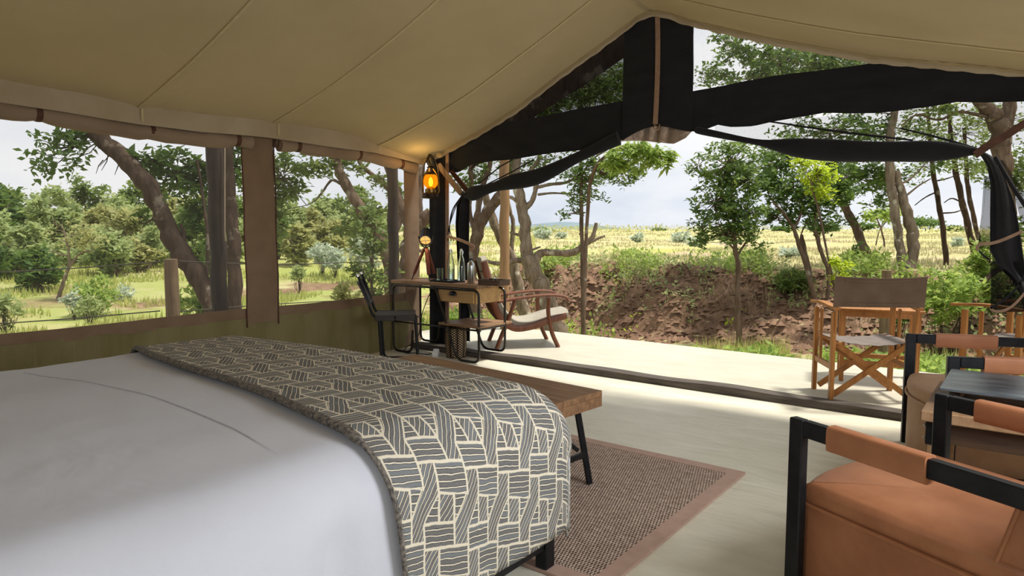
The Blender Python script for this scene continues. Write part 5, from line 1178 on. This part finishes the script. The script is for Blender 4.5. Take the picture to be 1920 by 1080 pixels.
# bushes: mounds of leaves on short stems
def bush(label, px, py, rpx, d, leafm, n, L=.08, group=None, ry=.8, Wf=.45):
    c = PD(px, py, d); r = rpx * d / FPX; gz = g_(c); o = thing('shrub', label, 'shrub', (c[0], c[1], gz - .03), 0, group)
    top = c[2] + r * ry; cz = (max(gz, c[2] - r * ry) + top) / 2; rz = max(.1, (top - max(gz, c[2] - r * ry * 1.4)) / 2)
    pts, cc = clumps((c[0], c[1], cz), (r, r, rz), n, max(6, n // 14)); pts[:, 2] = np.maximum(pts[:, 2], ground(pts[:, 0], pts[:, 1]) + .02)
    v, f = leaves(pts, L, Wf, .45, .05); tag(npmesh('foliage', v, f, leafm, o), kind='stuff')
    twigs(o, [((c[0], c[1], gz), e_) for e_ in cc[:26]], max(.006, r * .012), 'bark_dark'); return o
for a in (('bright green leafy shrub between the two folding deck chairs', 1778, 560, 58, 9.2, 'leaf_bright', 1500, .085),
          ('rounded fresh green shrub on the slope left of the fence post', 182, 552, 38, 13.5, 'leaf_bright', 800, .10),
          ('low bluish shrub below the rounded fresh green one left of the fence post', 166, 578, 24, 12.2, 'leaf_sage', 420, .08),
          ('grey-green shrub just left of the rounded fresh green one', 138, 566, 18, 13.0, 'leaf_silver', 330, .08),
          ('leafy green shrub at the foot of the leaning tree', 372, 572, 40, 9.6, 'leaf_bright', 700, .09),
          ('pale green shrub at the bottom left corner of the left-hand window', 8, 582, 30, 11, 'leaf_sage', 520, .09),
          ('soft grey shrub on the grass just left of the fence post', 228, 552, 22, 15.5, 'leaf_silver', 380, .08),
          ('broad whitish shrub in the window behind the desk chair, left one of two', 604, 480, 26, 21, 'leaf_silver', 700, .12),
          ('brightest whitish shrub in the window behind the desk chair, right one of two', 628, 488, 22, 20.5, 'leaf_silver', 700, .12),
          ('tall whitish shrub behind the leafy sapling by the desk chair', 692, 478, 36, 19.5, 'leaf_silver', 1000, .13),
          ('round green shrub beside the canvas pillar in the second window', 560, 515, 14, 17, 'leaf_sage', 260, .10),
          ('olive shrub low in the window between pillar and desk chair', 650, 558, 26, 12, 'leaf_olive', 420, .09),
          ('silvery shrub in the field behind the gnarled tree', 826, 462, 20, 26, 'leaf_silver', 420, .15),
          ('silver shrub in the field right of the gnarled tree trunk', 1019, 446, 16, 48, 'leaf_silver', 420, .25),
          ('small silver shrub left of the slender straight tree', 1052, 447, 9, 50, 'leaf_silver', 200, .25),
          ('round silver-green shrub alone in the middle of the field', 1196, 450, 12, 40, 'leaf_silver', 320, .22),
          ('wide silver shrub in the field beside the round-crowned tree', 1274, 450, 17, 40, 'leaf_silver', 380, .22),
          ('pale shrub touching the left edge of the round-crowned tree', 1300, 456, 14, 36, 'leaf_silver', 300, .2),
          ('grey-green shrub on the bank edge left of the many-stemmed tree', 1481, 486, 20, 17.5, 'leaf_silver', 520, .12),
          ('small pale shrub on the dry grass near the curtain edge', 1796, 459, 12, 26, 'leaf_silver', 280, .13),
          ('green shrub at the foot of the leaning trunk', 1606, 494, 22, 16, 'leaf_bright', 330, .11),
          ('small green shrub right of the leaning trunk foot', 1648, 496, 14, 16, 'leaf_sage', 220, .11),
          ('trailing green shrub hanging over the bank left of the nearer folding deck chair', 1484, 538, 38, 11.4, 'leaf', 900, .075),
          ('dark green shrub below the lichen-spotted twin trunks', 1690, 590, 30, 9.6, 'leaf_dark', 380, .08),
          ('green shrub seen under the desk beside the lounge chair leg', 880, 612, 30, 9.3, 'leaf', 420, .08),
          ('light green shrub below the desk drawer', 842, 600, 26, 9.8, 'leaf_bright', 300, .08)): bush(*a)
# wooded slope outside the left windows
def slope_tree(label, px, ytop, ybot, wpx, d, lm, n, L=.2, group=None):
    c = PD(px, ybot, d); gz = g_(c); top = PD(px, ytop, d)[2]; h = top - gz; w_ = wpx * d / FPX
    o = thing('bushy_tree', label, 'tree', (c[0], c[1], gz - .05), 0, group)
    for k in range(3):
        a = rnd.uniform(-1, 1) * w_ * .5; branch(o, [(c[0], c[1], gz - .05), (c[0] + a * .3, c[1] + rnd.uniform(-.3, .3), gz + h * .3), (c[0] + a, c[1] + rnd.uniform(-.5, .5), gz + h * .72)], .05 + h * .012, .02, 'bark', 'trunk' if k == 0 else 'branch', 6, 3)
    VV, FF, off = [], [], 0
    for k in range(7):
        t_ = k / 6; cz = gz + h * (.25 + .62 * t_); rr = w_ * (.72 - .28 * t_) * rnd.uniform(.8, 1.1); a = rnd.uniform(-1, 1) * w_ * .55
        cc = (c[0] + R_[0] * a, c[1] + R_[1] * a + rnd.uniform(-.4, .4) * w_, cz)
        pts, _ = clumps(cc, (rr, rr, h * .2), n // 7, max(8, n // 150)); pts[:, 2] = np.maximum(pts[:, 2], gz + .05)
        v, f = leaves(pts, L, .5, .3, .1); VV.append(v); FF.append(f + off); off += len(v)
    tag(npmesh('crown', np.concatenate(VV), np.concatenate(FF), lm, o), kind='stuff'); return o
GR = 'bushy trees on the wooded slope outside the left windows'
LB = {'leaf_sage': '%s soft grey-green bushy tree from the left on the wooded slope', 'leaf': '%s mid green bushy tree from the left on the wooded slope',
      'leaf_olive': '%s yellowish olive bushy tree from the left on the wooded slope', 'leaf_dark': '%s dark green bushy tree from the left on the wooded slope'}
SLT = ((-60, 340, 540, 70, 30, 'leaf', 2600), (10, 352, 545, 60, 27, 'leaf_dark', 2400), (62, 360, 540, 50, 30, 'leaf', 2200), (120, 385, 535, 60, 24, 'leaf_sage', 2600), (165, 338, 530, 44, 36, 'leaf', 2200),
      (190, 395, 520, 60, 26, 'leaf_olive', 2600), (240, 400, 525, 55, 23, 'leaf_olive', 2500), (262, 345, 520, 46, 34, 'leaf', 2000), (40, 430, 575, 60, 19, 'leaf_sage', 2600), (-30, 440, 585, 60, 18, 'leaf_dark', 2200), (85, 470, 575, 46, 17, 'leaf_dark', 1800),
      (215, 440, 530, 46, 20, 'leaf_sage', 2000), (285, 430, 520, 40, 22, 'leaf_sage', 1700), (330, 360, 520, 46, 30, 'leaf_olive', 1600), (395, 380, 515, 46, 26, 'leaf_olive', 1600), (450, 370, 515, 46, 28, 'leaf', 1500),
      (545, 388, 505, 46, 30, 'leaf_sage', 2200), (590, 378, 500, 46, 34, 'leaf_sage', 2200), (640, 372, 500, 50, 36, 'leaf', 2200), (690, 352, 500, 46, 34, 'leaf', 1900), (560, 430, 512, 38, 24, 'leaf_olive', 1900), (615, 420, 498, 38, 28, 'leaf_olive', 1900), (665, 410, 495, 38, 30, 'leaf_sage', 1800), (735, 395, 490, 40, 34, 'leaf_olive', 1500), (790, 400, 480, 36, 38, 'leaf_sage', 1300), (520, 415, 510, 34, 26, 'leaf_dark', 1300),
      (150, 430, 540, 50, 22, 'leaf_sage', 2000), (300, 395, 520, 50, 25, 'leaf_sage', 2000), (20, 400, 560, 56, 22, 'leaf_sage', 2300), (110, 352, 535, 50, 33, 'leaf_sage', 2000), (225, 372, 525, 50, 30, 'leaf_sage', 2000), (360, 400, 515, 46, 25, 'leaf', 1600), (425, 420, 520, 40, 24, 'leaf_sage', 1400), (600, 400, 495, 46, 31, 'leaf_olive', 1800), (530, 372, 500, 46, 36, 'leaf', 1700), (650, 395, 495, 44, 33, 'leaf_sage', 1700), (710, 400, 490, 44, 33, 'leaf_sage', 1500), (265, 455, 530, 34, 21, 'leaf_olive', 1500))
ORD = 'first second third fourth fifth sixth seventh eighth ninth tenth eleventh twelfth thirteenth fourteenth fifteenth sixteenth seventeenth'.split()
SL = {}
for lm in LB:
    for i, q in enumerate(sorted(q for q in SLT if q[5] == lm)): SL[q[:2]] = LB[lm] % ORD[i]
for (px, yt, yb, wp, d, lm, n) in SLT:
    slope_tree(SL[(px, yt)], px, yt, yb, wp, d, lm, n, .16 if d < 24 else .22, GR)
tree('pale crooked little tree with few leaves on the slope left of the fence post', 15.5,
     [[(104, 576, 9), (114, 545, 9), (122, 520, 8), (130, 495, 6), (128, 470, 5), (122, 440, 4), (115, 420, 3)], [(130, 500, 6), (145, 480, 5), (158, 472, 4), (172, 470, 3)], [(126, 480, 4), (108, 475, 3), (92, 470, 2)]],
     [(130, 440, 44, 30, 0, 260), (170, 450, 26, 16, 0, 100)], 'leaf_olive', .10, 'bark_pale', name='crooked_tree')
# flat-topped trees and scrub line on the far side of the field
for i, (px, py, wp, hp, d, lab) in enumerate(((1546, 428, 30, 12, 90, 'rounded dark tree on the skyline behind the many-stemmed tree'), (1738, 418, 36, 12, 110, 'flat-topped acacia on the skyline right of the twin trunks'), (1622, 424, 22, 8, 120, 'distant flat-topped acacia left of the twin trunks'), (1790, 430, 22, 8, 120, 'low dark tree on the skyline beside the hanging curtain'), (1235, 432, 12, 5, 140, 'tiny dark tree on the skyline in the middle of the field'), (1466, 430, 20, 8, 120, 'distant flat tree on the skyline behind the round-crowned tree'), (1016, 435, 22, 10, 80, 'green thicket tree on the field right of the gnarled trunk'))):
    tree(lab, d, [[(px - 4, 447, 3), (px - 2, py + 3, 2)], [(px + 4, 446, 2), (px + 6, py + 3, 1.5)]], [(px, py, wp, hp * .6, 0, 520), (px - wp * .3, py + 2, wp * .6, hp * .5, 0, 200)], 'leaf_dark' if i != 6 else 'leaf', .55 if d > 85 else .4, 'bark_dark', name='acacia_tree', conn=False)

def scatter(name, label, pts, L, m, Wf=.45, up=.5, droop=0., jit=.35):
    v, f = leaves(pts, L, Wf, up, droop, jit); return tag(npmesh(name, v, f, m), label, None, None, 'stuff')
n = 26000; th = rng.uniform(-1.3, .25, n); d = rng.uniform(75, 240, n); x = -np.sin(-th) * d; y = np.cos(th) * d; k = fbm(x * .02, y * .02, 3) > .02
pts = np.stack([x, y, ground(x, y, False) + rng.random(n) ** 1.5 * .9 * (.4 + d / 220)], 1)[k]
tag(scatter('scrub', 'low scrub along the far edge of the field', pts, .34, 'leaf_olive'), cat='scrub')
def blades(x, y, h, m, name, label, w_=.012, z0=None, lean=.45):
    n = len(x); z = ground(x, y) if z0 is None else z0; a = rng.random(n) * 2 * PI; h = h * rng.uniform(.5, 1.3, n); dx, dy = np.cos(a), np.sin(a); ln = rng.uniform(.05, lean, n) * h
    b0 = np.stack([x - dy * w_, y + dx * w_, z - .02], 1); b1 = np.stack([x + dy * w_, y - dx * w_, z - .02], 1); tp_ = np.stack([x + dx * ln, y + dy * ln, z + h], 1)
    V = np.stack([b0, b1, tp_], 1).reshape(-1, 3); return tag(npmesh(name, V, np.arange(3 * n).reshape(-1, 3), m), label, 'grass', None, 'stuff')
def field(n, r0, r1, t0, t1):
    th = rng.uniform(t0, t1, n); r = r0 * (r1 / r0) ** rng.random(n); return -np.sin(th) * r, np.cos(th) * r
x, y = field(52000, 13.5, 90, -.25, .72); k = (y > 12.6 + rng.random(len(x)) * 2) & (fbm(x * .3, y * .3, 3) > -.02) & (((x + 9.9) / 3.2) ** 2 + ((y - 18.9) / 1.6) ** 2 > 1); x, y = x[k], y[k]
blades(x, y, .08 + .0006 * np.hypot(x, y), 'grass', 'grass', 'dry yellow grass of the open field', .012 + .0006 * np.hypot(x, y))
x, y = field(60000, 9, 60, .62, 1.35); k = (x < -7) & (fbm(x * .35, y * .35, 3) > -.02); x, y = x[k], y[k]
blades(x, y, .15, 'grass_green', 'grass', 'green and straw grass on the slope outside the left windows', .012 + .0006 * np.hypot(x, y))
# clump growth on the bank: leaves and dry roots
def bankpts(n, y0, y1, x0, x1, thr, sc_=1.3):
    x = rng.uniform(x0, x1, n); y = rng.uniform(y0, y1, n); k = fbm(x * sc_, y * sc_ * .7, 3) > thr; return x[k], y[k]
x, y = bankpts(26000, 11.9, 14.0, -10.5, 3, .04); pts = np.stack([x, y, ground(x, y) + rng.random(len(x)) ** 2 * .30], 1); tag(scatter('undergrowth', 'green plants along the top of the earth bank', pts, .085, 'leaf_bright'), cat='plants')
x, y = bankpts(14000, 11.0, 12.9, -10.5, 3, .12, 1.9); pts = np.stack([x, y, ground(x, y) + rng.random(len(x)) ** 2 * .25], 1); tag(scatter('undergrowth', 'greyish creeper growth on the earth bank', pts, .07, 'leaf_sage'), cat='plants')
x, y = bankpts(2600, 10.3, 12.0, -10, 2, .22, 1.6); pts = np.stack([x, y, ground(x, y) + rng.random(len(x)) ** 2 * .2], 1); tag(scatter('undergrowth', 'lone yellow-green weeds on the bare bank face', pts, .07, 'leaf_lime'), cat='plants')
x, y = bankpts(8000, 11.2, 13.0, -10.5, 3, .05, 1.5); blades(x, y, .34, 'dry', 'dry_roots', 'dry stalks and roots hanging over the bank', .007, ground(x, y) - .05, 1.2)
# plants below the deck edge
x, y = bankpts(30000, 7.35, 9.8, -3.2, 2.2, -.22, 1.6); k = (x > -3.2 + (y - 7.4) * .35 + rng.normal(0, .25, len(x))); x, y = x[k], y[k]
pts = np.stack([x, y, ground(x, y) + rng.random(len(x)) ** 1.3 * (.50 - .10 * (y - 7.3)).clip(.12, .6)], 1); tag(scatter('undergrowth', 'bright green broad-leaved plants below the deck edge', pts, .105, 'leaf_bright', .38, .3, .1), cat='plants')
x, y = bankpts(9000, 7.2, 10.5, -4.2, 2, -.1, 1.2); blades(x, y, .30, 'grass_green', 'grass', 'green grass below the deck edge', .009)
x, y = bankpts(4000, 7.6, 10.4, -9, -3.6, .16, 1.0); pts = np.stack([x, y, ground(x, y) + rng.random(len(x)) ** 2 * .3], 1); tag(scatter('undergrowth', 'scattered green weeds in the gully beyond the deck', pts, .09, 'leaf_bright'), cat='plants')
# clods of earth on the bank
n = 8000; x = rng.uniform(-9.5, 2.5, n); y = rng.uniform(10.2, 12.4, n); z = ground(x, y); V, F = [], []
s_ = rng.uniform(.015, .085, n); base = np.array([[1, 0, 0], [-.5, .87, 0], [-.5, -.87, 0], [.1, 0, .8]])
V = (base[None] * s_[:, None, None] * rng.uniform(.6, 1.4, (n, 4, 3)) + np.stack([x, y, z - .008], 1)[:, None]).reshape(-1, 3)
k = np.arange(n)[:, None] * 4; F = np.concatenate([k + [[0, 1, 3]], k + [[1, 2, 3]], k + [[2, 0, 3]]], 0)
M['clod'] = pm('earth_clods', '#8a6d57', '#6a5040', 3, .95)
tag(npmesh('earth_clods', V, F, 'clod'), 'crumbled earth lying on the bank face', 'earth', None, 'stuff')
